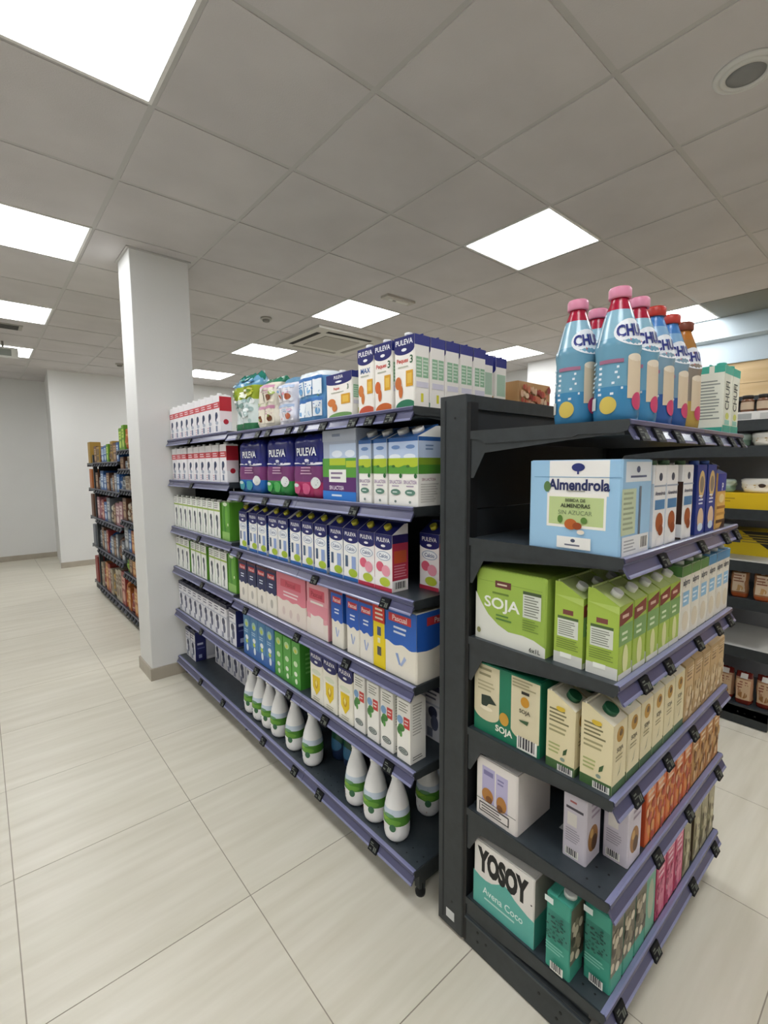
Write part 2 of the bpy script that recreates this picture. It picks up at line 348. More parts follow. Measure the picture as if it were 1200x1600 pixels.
K['pink_calcium_milk'] = carton(0.088, 0.07, 0.222, 'f4f0f0', _CAL + [('e', 'F', 0.32, 0.42, 0.22, 0.09, 'd9607a'), ('e', 'F', 0.66, 0.36, 0.24, 0.1, 'e79aac'), ('e', 'F', 0.6, 0.16, 0.3, 0.08, 'b3c43a'), ('r', 'F', 0, 0, 1, 0.07, 'b8324a'),
    ('r', 'R', 0, 0.2, 1, 0.85, 'b8304c'), ('r', 'R', 0.1, 0.5, 0.9, 0.72, 'c8562c'), ('r', 'R', 0, 0.85, 1, 1, '2a1f5e'), ('b', 'R', 0.1, 0.03, 0.9, 0.17), ('l', 'R', 0.1, 0.24, 0.9, 0.48, 5, 'd98a98')], 'edge', 'c0b63a', '20246c')
_PAS = lambda c, tx, sz, vv=0.84: [('w', 'F', 0.46, 0.02, 2, 1, c, 0.6), ('r', 'F', 0.14, vv - 0.055, 0.86, vv + 0.055, 'c8323c'), ('t', 'F', 'Pascual', 0.5, vv, 0.07, 0.62, 'f4dede', 0.0, 0.02),
    ('l', 'F', 0.3, 0.58, 0.75, 0.7, 2, 'dfe8f8'), ('w', 'R', 0.46, 0.02, 2, 1, c, 2.2), ('w', 'L', 0.46, 0.02, 2, 1, c, 2.2)]
_VEE = [('p', 'F', [(0.36, 0.34), (0.44, 0.35), (0.52, 0.2), (0.47, 0.18)], '8fa6d4'), ('p', 'F', [(0.64, 0.34), (0.7, 0.3), (0.56, 0.18), (0.5, 0.18)], 'aab9dc')]
K['navy_cream_milk'] = carton(0.095, 0.07, 0.212, 'e9e3d8', _PAS('1b2656', 'x', 1) + [('r', 'F', 0, 0.95, 1, 1, '5b2034'), ('e', 'F', 0.55, 0.24, 0.14, 0.1, 'b9b4ac')], 'brik', 'd04a50', '45203a')
K['blue_cream_milk'] = carton(0.076, 0.07, 0.216, 'ebe6da', _PAS('2459b6', 'x', 1) + _VEE + [('r', 'F', 0, 0.955, 1, 1, '8c2a34')], 'brik', 'c43a3a', '9a3038')
K['pink_case'] = caseb(0.25, 0.2, 0.215, 'e8dcd2', [('w', 'F', 0.45, 0.02, 3, 1, 'de7f90', 0.6), ('w', 'R', 0.45, 0.02, 2, 1, 'd8788a', 0.6), ('r', 'F', 0.15, 0.72, 0.85, 0.88, 'd6586c'), ('t', 'F', 'Pascual', 0.5, 0.8, 0.1, 0.55, 'b33a4c', 0, 0.02),
    ('l', 'F', 0.25, 0.52, 0.8, 0.66, 2, 'f2d8dc'), ('e', 'F', 0.25, 0.22, 0.05, 0.09, 'd9c6c0'), ('e', 'F', 0.5, 0.2, 0.05, 0.09, 'd9c6c0'), ('e', 'F', 0.75, 0.2, 0.05, 0.09, 'd9c6c0')])
K['pink_window_case'] = caseb(0.155, 0.2, 0.215, 'e2a0aa', [('w', 'F', 0.3, 0.02, 2, 0, 'e6dcd2', 0.6), ('r', 'F', 0.14, 0.7, 0.86, 0.9, 'd6586c'), ('t', 'F', 'Pascual', 0.5, 0.8, 0.1, 0.6, 'a93244', 0, 0.02), ('r', 'F', 0.2, 0.12, 0.8, 0.66, 'e9dfd8'), ('w', 'F', 0.4, 0.02, 2, 0.62, 'e0909e', 0.2), ('r', 'F', 0, 0, 0.2, 0.1, 'e6dcd2')])
K['yellow_promo_carton'] = carton(0.066, 0.07, 0.216, 'ecd21f', [('r', 'F', 0, 0.73, 1, 1, 'd03a30'), ('l', 'F', 0.2, 0.76, 0.85, 0.97, 3, 'f3e6d0'), ('r', 'F', 0.36, 0.52, 0.66, 0.66, '4a5576'), ('r', 'F', 0.4, 0.4, 0.6, 0.48, 'efe9c0'), ('r', 'F', 0.36, 0.2, 0.68, 0.34, '5c5a58')], 'brik', 'c43a3a', 'a83038')
K['blue_case'] = caseb(0.152, 0.3, 0.225, 'ebe5d6', [('w', 'F', 0.47, 0.02, 2, 1, '2a63bc', 0.6), ('r', 'F', 0.14, 0.8, 0.84, 0.92, 'cc3b3e'), ('t', 'F', 'Pascual', 0.49, 0.86, 0.08, 0.6, 'f3d9d6', 0, 0.02), ('l', 'F', 0.3, 0.62, 0.76, 0.76, 2, 'dce7f7')] + _VEE +
    [('w', 'R', 0.46, 0.02, 2, 1, '2456ac', 2.4), ('r', 'R', 0.15, 0.8, 0.62, 0.92, 'b8363c'), ('t', 'R', 'Pascual', 0.38, 0.86, 0.08, 0.42, 'e9cfcc', 0, 0.02), ('l', 'R', 0.4, 0.1, 0.9, 0.2, 2, '8a867c')])
K['blue_drink_box'] = carton(0.083, 0.1, 0.21, '4a82b4', [('r', 'F', 0, 0, 1, 0.25, '2f62a8'), ('e', 'F', 0.5, 0.8, 0.28, 0.1, 'a9d2c4'), ('e', 'F', 0.5, 0.78, 0.15, 0.05, 'c8d85a'), ('e', 'F', 0.5, 0.45, 0.2, 0.06, 'e6eef0'), ('e', 'F', 0.5, 0.35, 0.16, 0.05, 'b9cf5a'), ('e', 'F', 0.55, 0.2, 0.14, 0.09, 'dfeaf2'), ('l', 'F', 0.2, 0.56, 0.8, 0.66, 2, 'a8cbe0')], 'brik', '3a6ea8', '5f95c2')
K['green_drink_box'] = carton(0.075, 0.13, 0.205, '58a645', [('r', 'F', 0, 0, 1, 0.2, '4a9a38'), ('e', 'F', 0.5, 0.82, 0.28, 0.08, 'bcdca0'), ('e', 'F', 0.5, 0.8, 0.14, 0.04, 'd6d84e'), ('e', 'F', 0.5, 0.52, 0.22, 0.06, 'cfe6bc'), ('e', 'F', 0.5, 0.3, 0.18, 0.05, 'e4efda'), ('e', 'F', 0.55, 0.14, 0.14, 0.06, 'd8ebcc'), ('r', 'R', 0, 0, 1, 1, '3f8a30'), ('l', 'R', 0.2, 0.3, 0.8, 0.8, 5, '6fb45c')], 'brik', '4a9a38', '66b052')
K['omega_milk'] = carton(0.094, 0.07, 0.212, 'f3efe0', brandtop() + [('e', 'F', 0.5, 0.6, 0.36, 0.05, 'dfe3cc'), ('p', 'F', [(0.2, 0.52), (0.8, 0.52), (0.78, 0.28), (0.5, 0.14), (0.22, 0.28)], 'e8c71c'), ('e', 'F', 0.5, 0.36, 0.12, 0.09, 'c89a14'), ('p', 'F', [(0.5, 0.46), (0.58, 0.38), (0.5, 0.3), (0.42, 0.38)], 'f3e48a'), ('l', 'F', 0.25, 0.03, 0.8, 0.11, 2, 'b9b49c'), ('r', 'R', 0, 0.8, 1, 1, '1c2066'), ('l', 'R', 0.1, 0.1, 0.9, 0.7, 8, 'b8b4a0')], 'brik', '2a3f8c', '20246c')
K['meadow_milk'] = carton(0.064, 0.07, 0.238, 'f3f1ea', [('l', 'F', 0.15, 0.8, 0.85, 0.97, 4, '9a988e'), ('r', 'F', 0.52, 0.56, 0.95, 0.74, 'cd423e'), ('l', 'F', 0.58, 0.6, 0.9, 0.71, 2, 'f2dad4'), ('e', 'F', 0.25, 0.66, 0.22, 0.07, '7fa6d0'), ('e', 'F', 0.36, 0.54, 0.24, 0.06, '4f8a44'), ('e', 'F', 0.22, 0.48, 0.18, 0.07, '3f7a3a'), ('e', 'F', 0.32, 0.43, 0.1, 0.05, '5c9a4c'),
    ('e', 'F', 0.5, 0.17, 0.36, 0.055, '46504e'), ('e', 'F', 0.5, 0.17, 0.31, 0.043, 'aab2ac'), ('l', 'F', 0.25, 0.14, 0.75, 0.2, 2, '46504e'), ('l', 'R', 0.15, 0.45, 0.85, 0.97, 11, 'b8b6ae'), ('l', 'R', 0.15, 0.04, 0.85, 0.12, 2, '908e86')], 'gable', None)
_SKY = [('r', 'F', 0, 0.7, 1, 0.98, 'b9cbe8'), ('r', 'F', 0, 0.94, 1, 1, '2a5a9a'), ('e', 'F', 0.5, 0.86, 0.3, 0.03, '6c8cc0'), ('e', 'F', 0.45, 0.72, 0.4, 0.04, 'e6eef8'), ('r', 'F', 0, 0.47, 1, 0.7, '5a9c3e'), ('w', 'F', 0.58, 0.015, 1, 0.7, 'b3c634', 0.5), ('e', 'F', 0.35, 0.58, 0.12, 0.02, '3f7430'), ('e', 'F', 0.85, 0.44, 0.1, 0.035, '2f6a3a')]
K['sky_meadow_milk'] = carton(0.066, 0.1, 0.245, 'f4f2ec', _SKY + [('t', 'F', 'SIN LACTOSA', 0.5, 0.35, 0.055, 0.86, '8a6a9a', 0, 0.01), ('l', 'F', 0.25, 0.27, 0.75, 0.31, 1, 'a89ab0'), ('e', 'F', 0.5, 0.2, 0.34, 0.045, '5f8576'), ('l', 'F', 0.3, 0.18, 0.72, 0.22, 1, 'd7e4dc'), ('e', 'F', 0.5, 0.06, 0.08, 0.02, '7a8a84'),
    ('r', 'R', 0, 0.7, 1, 0.96, 'b4c4de'), ('r', 'R', 0, 0.94, 1, 1, '2a5a9a'), ('r', 'R', 0, 0.47, 1, 0.7, '4f8c34'), ('r', 'R', 0, 0.6, 1, 0.7, '7d9a2c'), ('t', 'R', 'SIN LACTOSA', 0.45, 0.39, 0.04, 0.6, '9a6a7a', 0, 0.01), ('l', 'R', 0.1, 0.05, 0.9, 0.34, 8, 'cfccc6'), ('l', 'R', 0.3, 0.8, 0.7, 0.9, 2, '7088ac')], 'edge', 'dcdad6', '2a5a9a', 0.019)
K['meadow_case'] = caseb(0.207, 0.22, 0.255, 'aab4c8', [('r', 'F', 0, 0.84, 1, 1, 'b4bccb'), ('l', 'F', 0.3, 0.88, 0.62, 0.97, 1, '7f8aa2'), ('r', 'F', 0.22, 0.6, 1, 0.8, 'bccde6'), ('e', 'F', 0.45, 0.66, 0.16, 0.05, 'e2eaf6'), ('e', 'F', 0.83, 0.66, 0.14, 0.05, 'e2eaf6'), ('r', 'F', 0, 0.3, 1, 0.6, '579a3e'), ('r', 'F', 0.22, 0.5, 0.7, 0.6, 'b3c634'), ('r', 'F', 0.72, 0.47, 1, 0.56, 'b3c634'),
    ('r', 'F', 0, 0, 1, 0.33, '5b2b6c'), ('r', 'F', 0.2, 0.26, 0.72, 0.44, 'eef0ea'), ('l', 'F', 0.26, 0.29, 0.68, 0.42, 2, '8a7a96'), ('t', 'F', 'SIN LACTOSA', 0.43, 0.18, 0.06, 0.44, 'e9dff0', 0, 0.02), ('r', 'F', 0, 0, 1, 0.13, '2a77cc'), ('l', 'F', 0.28, 0.04, 0.66, 0.1, 1, 'd8eaf8')])
for nm, cb, c2 in (('teal_bottom_pack', '1f66b4', '3f9aa6'), ('green_bottom_pack', '2a8a40', '4fae58'), ('pink_bottom_pack', 'b02f64', 'd05a86')):
    K[nm] = pillow(0.24 if nm[0] != 't' else 0.275, 0.17, 0.25, [(0.22, cb), (0.53, '74336c'), (1.0, '1d2478')], 3, [
        ('w', 'F', 0.53, 0.01, 1, 0.56, 'e6e2ee', 0.4), ('e', 'F', 0.5, 0.6, 0.36, 0.07, '1d2478'), ('t', 'F', 'PULEVA', 0.5, 0.73, 0.13, 0.74, 'eceef6', 0, 0.03), ('e', 'F', 0.5, 0.59, 0.1, 0.026, 'eceef6'), ('e', 'F', 0.17, 0.14, 0.13, 0.09, c2), ('e', 'F', 0.46, 0.14, 0.13, 0.09, c2), ('e', 'F', 0.17, 0.19, 0.08, 0.03, 'cfe0dc'),
        ('e', 'F', 0.76, 0.24, 0.15, 0.09, 'dfe3e2'), ('l', 'F', 0.67, 0.19, 0.86, 0.3, 3, '7a8088'), ('l', 'F', 0.3, 0.36, 0.66, 0.5, 3, 'c497b8')], 56, 16, False, 0.028, 0.0022, 3)
def peq(W, H, acc, word, wc, bot):
    return carton(W, 0.064, H, 'f5f1ea', brandtop(v=0.82) + [('t', 'F', word, 0.42 if word != 'MAX' else 0.5, 0.66, 0.08, 0.62, wc, 0, 0.02)] + ([('t', 'F', '3', 0.86, 0.67, 0.11, 0.2, '2e5a3c', 0, 0.02)] if word != 'MAX' else []) +
        [('l', 'F', 0.2, 0.56, 0.85, 0.6, 1, 'b7b9a8'), ('r', 'F', 0.6, 0.3, 0.94, 0.52, 'd9a129'), ('r', 'F', 0.66, 0.34, 0.88, 0.48, 'e6bc50'), ('e', 'F', 0.22, 0.36, 0.16, 0.09, acc), ('e', 'F', 0.34, 0.24, 0.1, 0.09, acc), ('e', 'F', 0.6, 0.02, 0.5, 0.1, bot), ('r', 'F', 0, 0, 1, 0.004, 'f5f1ea')] +
        [x for f in 'RL' for x in (('r', f, 0, 0.86, 1, 1, '222a80'), ('r', f, 0.1, 0.42, 0.48, 0.7, '93bd98'), ('r', f, 0.54, 0.42, 0.9, 0.7, '93bd98'), ('l', f, 0.12, 0.44, 0.46, 0.68, 5, 'd3e4d2'), ('l', f, 0.56, 0.44, 0.88, 0.68, 5, 'd3e4d2'), ('r', f, 0.1, 0.28, 0.9, 0.36, 'd9d6e2'), ('r', f, 0.4, 0.08, 0.56, 0.2, 'd6cf3a'))], 'brik', 'eeeeee', '222a80')
K['max_milk'] = peq(0.084, 0.212, 'd07a3a', 'MAX', '3a66a8', 'c8553a')
K['orange_growth_milk'] = peq(0.084, 0.212, 'd0662e', 'Peques', 'cc4638', 'c8642c')
K['green_growth_milk'] = peq(0.088, 0.212, 'c8703a', 'Peques', 'cc4638', '2f7a5a')
K['short_growth_milk'] = peq(0.155, 0.155, 'cf7a3a', 'Peques', 'cc4638', '6f9a5a')
K['twelve_milk'] = carton(0.06, 0.064, 0.212, 'efece4', [('r', 'F', 0, 0.8, 1, 1, '222a80'), ('e', 'F', 0.5, 0.8, 0.5, 0.07, '222a80'), ('e', 'F', 0.5, 0.8, 0.2, 0.03, 'e6e6ee'), ('t', 'F', '12', 0.5, 0.55, 0.14, 0.8, '3a3b36', 0, 0.03), ('r', 'F', 0.15, 0.1, 0.85, 0.36, 'c99424'), ('r', 'R', 0, 0.84, 1, 1, '222a80'), ('r', 'R', 0.1, 0.36, 0.9, 0.72, 'a9c4ae')], 'brik', 'eeeeee', '222a80')
# stacked film packs on the top shelf
def blobs(seed, cols, n, u0, v0, u1, v1, ru, rv):
    r = random.Random(seed)
    return [('e', 'F', u0 + (u1 - u0) * r.random(), v0 + (v1 - v0) * r.random(), ru * (0.5 + r.random()), rv * (0.5 + r.random()), r.choice(cols)) for _ in range(n)]
def cups(cols, rows, body, lid, pic, v0, v1):
    o = []
    for i in range(cols):
        for j in range(rows):
            cu = 0.08 + 0.84 * (i + 0.5) / cols; h = (v1 - v0) / rows; cv = v0 + h * (j + 0.5); w_ = 0.36 / cols
            o += [('r', 'F', cu - w_, cv - h * 0.4, cu + w_, cv + h * 0.3, body), ('r', 'F', cu - w_ * 1.1, cv + h * 0.28, cu + w_ * 1.1, cv + h * 0.44, lid), ('l', 'F', cu - w_ * 0.8, cv, cu + w_ * 0.9, cv + h * 0.22, 2, lid), ('e', 'F', cu + w_ * 0.2, cv - h * 0.18, w_ * 0.55, h * 0.16, pic)]
    return o
K['yellow_green_pack'] = pillow(0.24, 0.15, 0.275, [(0.12, '2a7048'), (0.56, 'd3dedc'), (0.76, 'a0b234'), (0.9, '6aa0c2'), (1.0, '2a7a6a')], 5, blobs(1, ['eef3f4', 'b9cccb', 'f6f8f8', '9fb6b4', '7f9a92'], 26, 0.1, 0.16, 0.9, 0.54, 0.07, 0.035) + blobs(2, ['c9cf3e', '86822c', '6f8a2a', 'd8dc6a', 'f0f2e0'], 14, 0.1, 0.58, 0.9, 0.75, 0.07, 0.03) + blobs(3, ['9cc6de', '3f7fae', 'dcecf2', '2f8a7a'], 12, 0.15, 0.78, 0.85, 0.92, 0.06, 0.02), 48, 22, True, 0.06, 0.0085)
K['hazelnut_pack'] = pillow(0.175, 0.15, 0.225, [(0.9, 'e2dccc'), (1.0, '2f7a5c')], 8, cups(2, 2, 'ece4d2', 'c48aa6', '7a4528', 0.06, 0.86) + blobs(4, ['a8bf62', 'f0ece4', '8f9a4a'], 8, 0.1, 0.1, 0.9, 0.8, 0.05, 0.025), 40, 20, True, 0.05, 0.006)
K['pink_white_pack'] = pillow(0.15, 0.15, 0.2, [(0.9, 'e4e2ea'), (1.0, '6f9ab8')], 9, cups(2, 2, 'f0eef2', 'a9bcd8', 'b8603e', 0.06, 0.86) + blobs(5, ['d68a96', 'c9a6ba', '7fa8d4', 'f4f2f6'], 10, 0.1, 0.1, 0.9, 0.85, 0.05, 0.025), 40, 20, True, 0.05, 0.006)
K['blue_yogurt_pack'] = pillow(0.215, 0.15, 0.19, [(0.9, '5f98cc'), (1.0, 'dfe8ee')], 12, cups(3, 2, 'e9f0f6', '3a72b8', '6aa0d0', 0.06, 0.92) + blobs(6, ['3a6fb4', 'dfeaf2', '5a8a5a'], 8, 0.1, 0.1, 0.9, 0.85, 0.03, 0.02), 44, 18, False, 0.04, 0.004)
# bottles
_bp = [(0.02, 0), (0.034, 0.004), (0.042, 0.014), (0.0455, 0.03), (0.046, 0.055), (0.0455, 0.09), (0.0435, 0.115), (0.0395, 0.14), (0.033, 0.163), (0.025, 0.186), (0.019, 0.205), (0.0165, 0.225)]
def milkb(c):
    return bottle(_bp, mat('f2f2f2', 0.3), [(0.02, 0.225), (0.02, 0.24), (0.018, 0.243)], 'f0f0f0', [('r', 'F', 0, 0.46, 1, 0.56, 'ccd8e6'), ('l', 'F', 0.36, 0.49, 0.62, 0.54, 1, '7f96bc'), ('r', 'F', 0, 0.31, 1, 0.46, '4f8a30'), ('e', 'F', 0.3, 0.46, 0.07, 0.03, '6f9a70'), ('e', 'F', 0.44, 0.46, 0.06, 0.025, '7fa88a'), ('e', 'F', 0.57, 0.465, 0.07, 0.03, '6a9870'), ('e', 'F', 0.46, 0.4, 0.14, 0.035, '86b23a'), ('e', 'F', 0.62, 0.37, 0.1, 0.045, '6aa03a'), ('e', 'F', 0.3, 0.38, 0.1, 0.04, '3a7028'), ('e', 'F', 0.62, 0.28, 0.04, 0.06, '3a6a4a'), ('e', 'F', 0.38, 0.315, 0.1, 0.025, 'f0f0f0'), ('e', 'F', 0.52, 0.31, 0.06, 0.02, 'f0f0f0'),
        ('l', 'F', 0.32, 0.17, 0.54, 0.27, 2, c), ('l', 'F', 0.3, 0.1, 0.7, 0.15, 1, c)], 28)
K['blue_print_bottle'] = milkb('3f5f92'); K['red_print_bottle'] = milkb('b84a44')
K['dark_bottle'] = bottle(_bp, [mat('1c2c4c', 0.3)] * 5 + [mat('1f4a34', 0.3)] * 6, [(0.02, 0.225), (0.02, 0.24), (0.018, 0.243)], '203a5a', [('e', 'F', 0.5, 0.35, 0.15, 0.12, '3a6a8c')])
_cp = [(r * 1.06, z * 1.06) for r, z in [(0.036, 0), (0.042, 0.004), (0.0435, 0.02), (0.043, 0.07), (0.0415, 0.1), (0.042, 0.135), (0.044, 0.15), (0.0435, 0.158), (0.0395, 0.166), (0.035, 0.19), (0.0285, 0.212), (0.0245, 0.224), (0.0195, 0.238), (0.0172, 0.245), (0.0172, 0.252)]]
def chufi(capc, neck, lo, mid, hi):
    return bottle(_cp, [mat(lo, 0.2)] * 3 + [mat(mid, 0.2)] * 5 + [mat(hi, 0.16)] * 3 + [mat(neck, 0.2)] * 3, [(0.0217, 0.264), (0.0231, 0.267), (0.0231, 0.283), (0.0207, 0.287)], capc, [
        ('e', 'F', 0.48, 0.7, 0.16, 0.11, 'e9edf2'), ('t', 'F', 'CHUFI', 0.48, 0.715, 0.1, 0.28, '25307e', 0.1, 0.04), ('l', 'F', 0.44, 0.61, 0.58, 0.66, 1, 'c05a62'),
        ('r', 'F', 0.43, 0.18, 0.57, 0.5, 'd8c6aa'), ('e', 'F', 0.5, 0.5, 0.07, 0.03, 'e6dac6'), ('e', 'F', 0.52, 0.16, 0.055, 0.07, 'c8466e'), ('r', 'F', 0.22, 0.46, 0.4, 0.49, 'a06a86'), ('l', 'F', 0.22, 0.2, 0.4, 0.45, 6, 'dfe8ee'), ('e', 'F', 0.3, 0.13, 0.06, 0.07, 'd0ba58'), ('r', 'F', 0.1, 0.1, 0.2, 0.2, 'dfe0dc'), ('l', 'F', 0.1, 0.24, 0.2, 0.5, 7, 'b9d2e2'),
        ('r', 'F', 0.2, 0.6, 0.215, 0.86, 'e2f0f6')], 28)  # thin pale strip is a glint painted on the upper sleeve
K['pink_cap_bottle'] = chufi('d98aa6', 'a8203c', '3f84b0', '6d9fb8', '8fb9cc')
K['red_cap_bottle'] = chufi('b8382e', '4a82c4', '2f5a9a', '7f9cae', '86b0d4')
K['brown_cap_bottle'] = chufi('7a3a26', 'b8742e', 'b89a4c', '8f8478', 'a87840')

# ---- end display packaging
def swirl(seed, cols):
    r = random.Random(seed)
    return [('e', 'F', 0.12 + 0.76 * r.random(), 0.06 + 0.5 * r.random(), 0.06 + 0.1 * r.random(), 0.02 + 0.07 * r.random(), r.choice(cols)) for _ in range(16)] + [('l', 'F', 0.14, 0.88, 0.86, 0.97, 2, cols[0])]
K['horchata_carton'] = carton(0.08, 0.068, 0.2, 'eceee0', [('r', 'F', 0, 0.88, 1, 1, '48b09c'), ('r', 'F', 0, 0, 1, 0.12, '3ea692'), ('t', 'F', 'CHUFI', 0.42, 0.56, 0.5, 0.42, '4a5450', math.pi / 2, 0.02), ('e', 'F', 0.5, 0.26, 0.22, 0.05, 'c8cf6a'), ('r', 'F', 0.2, 0.13, 0.8, 0.2, '8fc8bc'),
    ('r', 'L', 0, 0.9, 1, 1, '48b09c'), ('r', 'L', 0.4, 0.86, 0.6, 1, 'eceee0'), ('r', 'L', 0, 0, 1, 0.09, '3ea692'), ('l', 'L', 0.1, 0.2, 0.9, 0.8, 13, '9aa098')], 'brik', '4ab4a0', '58b8a4')
K['almond_case'] = caseb(0.22, 0.16, 0.208, '9cc5e4', [('r', 'F', 0.24, 0.78, 0.88, 1, 'eeece8'), ('r', 'F', 0.24, 0.62, 0.88, 0.8, 'eeece8'), ('r', 'F', 0.22, 0.26, 0.86, 0.64, 'efece4'), ('r', 'F', 0.245, 0.29, 0.835, 0.6, 'bccd90'), ('r', 'F', 0.06, 0.815, 1, 0.822, '6f9cc0'),
    ('e', 'F', 0.56, 0.925, 0.07, 0.045, '2a3474'), ('r', 'F', 0.55, 0.85, 0.57, 0.9, '2a3474'), ('t', 'F', 'Almendrola', 0.56, 0.735, 0.125, 0.66, '262e5e', 0, 0.035, 1), ('e', 'F', 0.22, 0.71, 0.04, 0.06, '5a7a4a'), ('l', 'F', 0.44, 0.655, 0.66, 0.68, 1, '9a988e'),
    ('t', 'F', 'BEBIDA DE', 0.54, 0.565, 0.035, 0.3, '4a543a', 0, 0.02), ('t', 'F', 'ALMENDRAS', 0.54, 0.505, 0.045, 0.42, '3f4832', 0, 0.03), ('t', 'F', 'SIN AZÚCAR', 0.54, 0.435, 0.06, 0.5, '6f8060', 0, 0.0), ('e', 'F', 0.38, 0.35, 0.03, 0.045, '5a8038'), ('e', 'F', 0.64, 0.35, 0.035, 0.035, '5a8038'), ('e', 'F', 0.5, 0.3, 0.07, 0.06, 'b8622c'), ('e', 'F', 0.57, 0.285, 0.05, 0.04, '9a4a22'), ('e', 'F', 0.61, 0.22, 0.04, 0.025, 'ece0d0'),
    ('r', 'F', 0.35, 0.03, 0.72, 0.16, 'e9e8e4'), ('e', 'F', 0.53, 0.12, 0.025, 0.02, '4a5068'), ('l', 'F', 0.44, 0.05, 0.62, 0.09, 1, '6a6e80'),
    ('r', 'R', 0.1, 0.77, 0.95, 0.98, 'e3e9ee'), ('e', 'R', 0.5, 0.9, 0.06, 0.035, '4a5478'), ('l', 'R', 0.25, 0.8, 0.8, 0.85, 1, '5a6484'), ('r', 'R', 0, 0.22, 0.45, 0.7, 'c3cfb0'), ('l', 'R', 0.05, 0.26, 0.42, 0.68, 8, '9aa68a'), ('r', 'R', 0.55, 0.02, 0.62, 0.72, '6a7484'), ('r', 'R', 0.04, 0.0, 0.92, 0.2, 'e2e4e4'), ('l', 'R', 0.1, 0.03, 0.5, 0.17, 4, 'a4a8ac'), ('b', 'R', 0.62, 0.03, 0.9, 0.17)])
def almc(side): return carton(0.076, 0.076, 0.195, 'ecebea', [('r', 'F', 0, 0.74, 1, 0.76, '9aa4b4'), ('e', 'F', 0.5, 0.86, 0.14, 0.05, '3a4258'), ('t', 'F', 'Almendrola', 0.5, 0.66, 0.05, 0.82, '3a3f5e', 0, 0.02), ('r', 'F', 0.1, 0.46, 0.9, 0.58, '4f84b4'), ('e', 'F', 0.5, 0.3, 0.3, 0.12, 'a2542c'), ('e', 'F', 0.62, 0.2, 0.2, 0.07, '8a4020'), ('e', 'F', 0.5, 0.06, 0.2, 0.05, 'f4f2ee'), ('r', 'L', 0, 0, 1, 0.78, side), ('r', 'L', 0, 0.02, 1, 0.2, 'dfe0e2')], 'brik', '4a6a4a', 'dcdcd8')
K['almond_carton'] = almc('c8d4de'); K['cocoa_almond_carton'] = almc('402a22')
K['oat_blue_carton'] = carton(0.085, 0.075, 0.195, '20388e', [('e', 'F', 0.5, 0.72, 0.3, 0.2, 'd6b878'), ('e', 'F', 0.5, 0.72, 0.2, 0.12, '8a7a6a'), ('l', 'F', 0.25, 0.42, 0.75, 0.58, 3, 'e2e6f0'), ('e', 'F', 0.5, 0.22, 0.3, 0.16, 'dcc0a0'), ('e', 'F', 0.5, 0.1, 0.26, 0.06, 'cfe0ee'), ('r', 'L', 0, 0, 1, 1, '182c74'), ('e', 'L', 0.7, 0.4, 0.2, 0.3, '8a7040')], 'brik', '4a66a8', '3a58a4')
K['striped_carton'] = carton(0.085, 0.075, 0.2, 'e0b060', [('r', 'F', 0, 0.68, 1, 1, '22389a'), ('t', 'F', 'P', 0.6, 0.76, 0.14, 0.5, 'e9ecf4', 0, 0.03), ('r', 'F', 0, 0.1, 1, 0.16, '5a3a22'), ('r', 'F', 0, 0.24, 1, 0.29, 'c08a40'), ('r', 'F', 0, 0.36, 1, 0.41, 'a06a2c'), ('e', 'F', 0.5, 0.55, 0.3, 0.08, 'ecd49a'), ('p', 'F', [(0.4, 0), (1, 0), (1, 0.2)], '3a2418')], 'edge', '3a241c', '22389a')
K['soy_case'] = caseb(0.215, 0.24, 0.2, '9dba50', [('p', 'F', [(0, 0), (1, 0), (1, 0.13), (0.85, 0.19), (0.7, 0.21), (0.5, 0.2), (0.35, 0.26), (0.2, 0.37), (0.1, 0.5), (0, 0.66)], 'dedfd6'), ('r', 'F', 0.05, 0.83, 0.95, 0.836, '7f9a3c'), ('r', 'F', 0.3, 0.77, 0.53, 0.86, '6a3a36'), ('l', 'F', 0.33, 0.79, 0.5, 0.84, 1, 'd9c8b0'), ('l', 'F', 0.26, 0.66, 0.56, 0.72, 1, '6f8a3a'), ('t', 'F', 'SOJA', 0.4, 0.53, 0.2, 0.52, 'eef0e6', 0, 0.02, 1), ('l', 'F', 0.32, 0.32, 0.58, 0.42, 2, '55803c'),
    ('r', 'F', 0.7, 0.46, 0.94, 0.78, 'd8dcd0'), ('r', 'F', 0.7, 0.76, 0.94, 0.8, '4a5a3a'), ('l', 'F', 0.72, 0.48, 0.92, 0.75, 8, '84887c'), ('l', 'F', 0.7, 0.28, 0.94, 0.44, 5, '7a9440'), ('t', 'F', '6x1L', 0.87, 0.06, 0.06, 0.16, '4a4c44', 0, 0.02), ('e', 'F', 0.06, 0.12, 0.03, 0.04, '8a8a5a')])
_SG = [('r', 'L', 0, 0, 1, 0.16, 'd8d9d2'), ('r', 'L', 0.3, 0.73, 0.66, 0.8, '7a4640'), ('r', 'L', 0.12, 0.66, 0.84, 0.7, '4f6638'), ('r', 'L', 0.12, 0.4, 0.84, 0.66, 'd8dcd0'), ('l', 'L', 0.16, 0.42, 0.8, 0.64, 7, '84887c'), ('l', 'L', 0.1, 0.22, 0.88, 0.38, 5, '7d9440'), ('r', 'L', 0.24, 0.1, 0.64, 0.17, 'f0f2ea'), ('p', 'L', [(0, 1), (1, 1), (1, 0.9)], 'b5cc6a')]
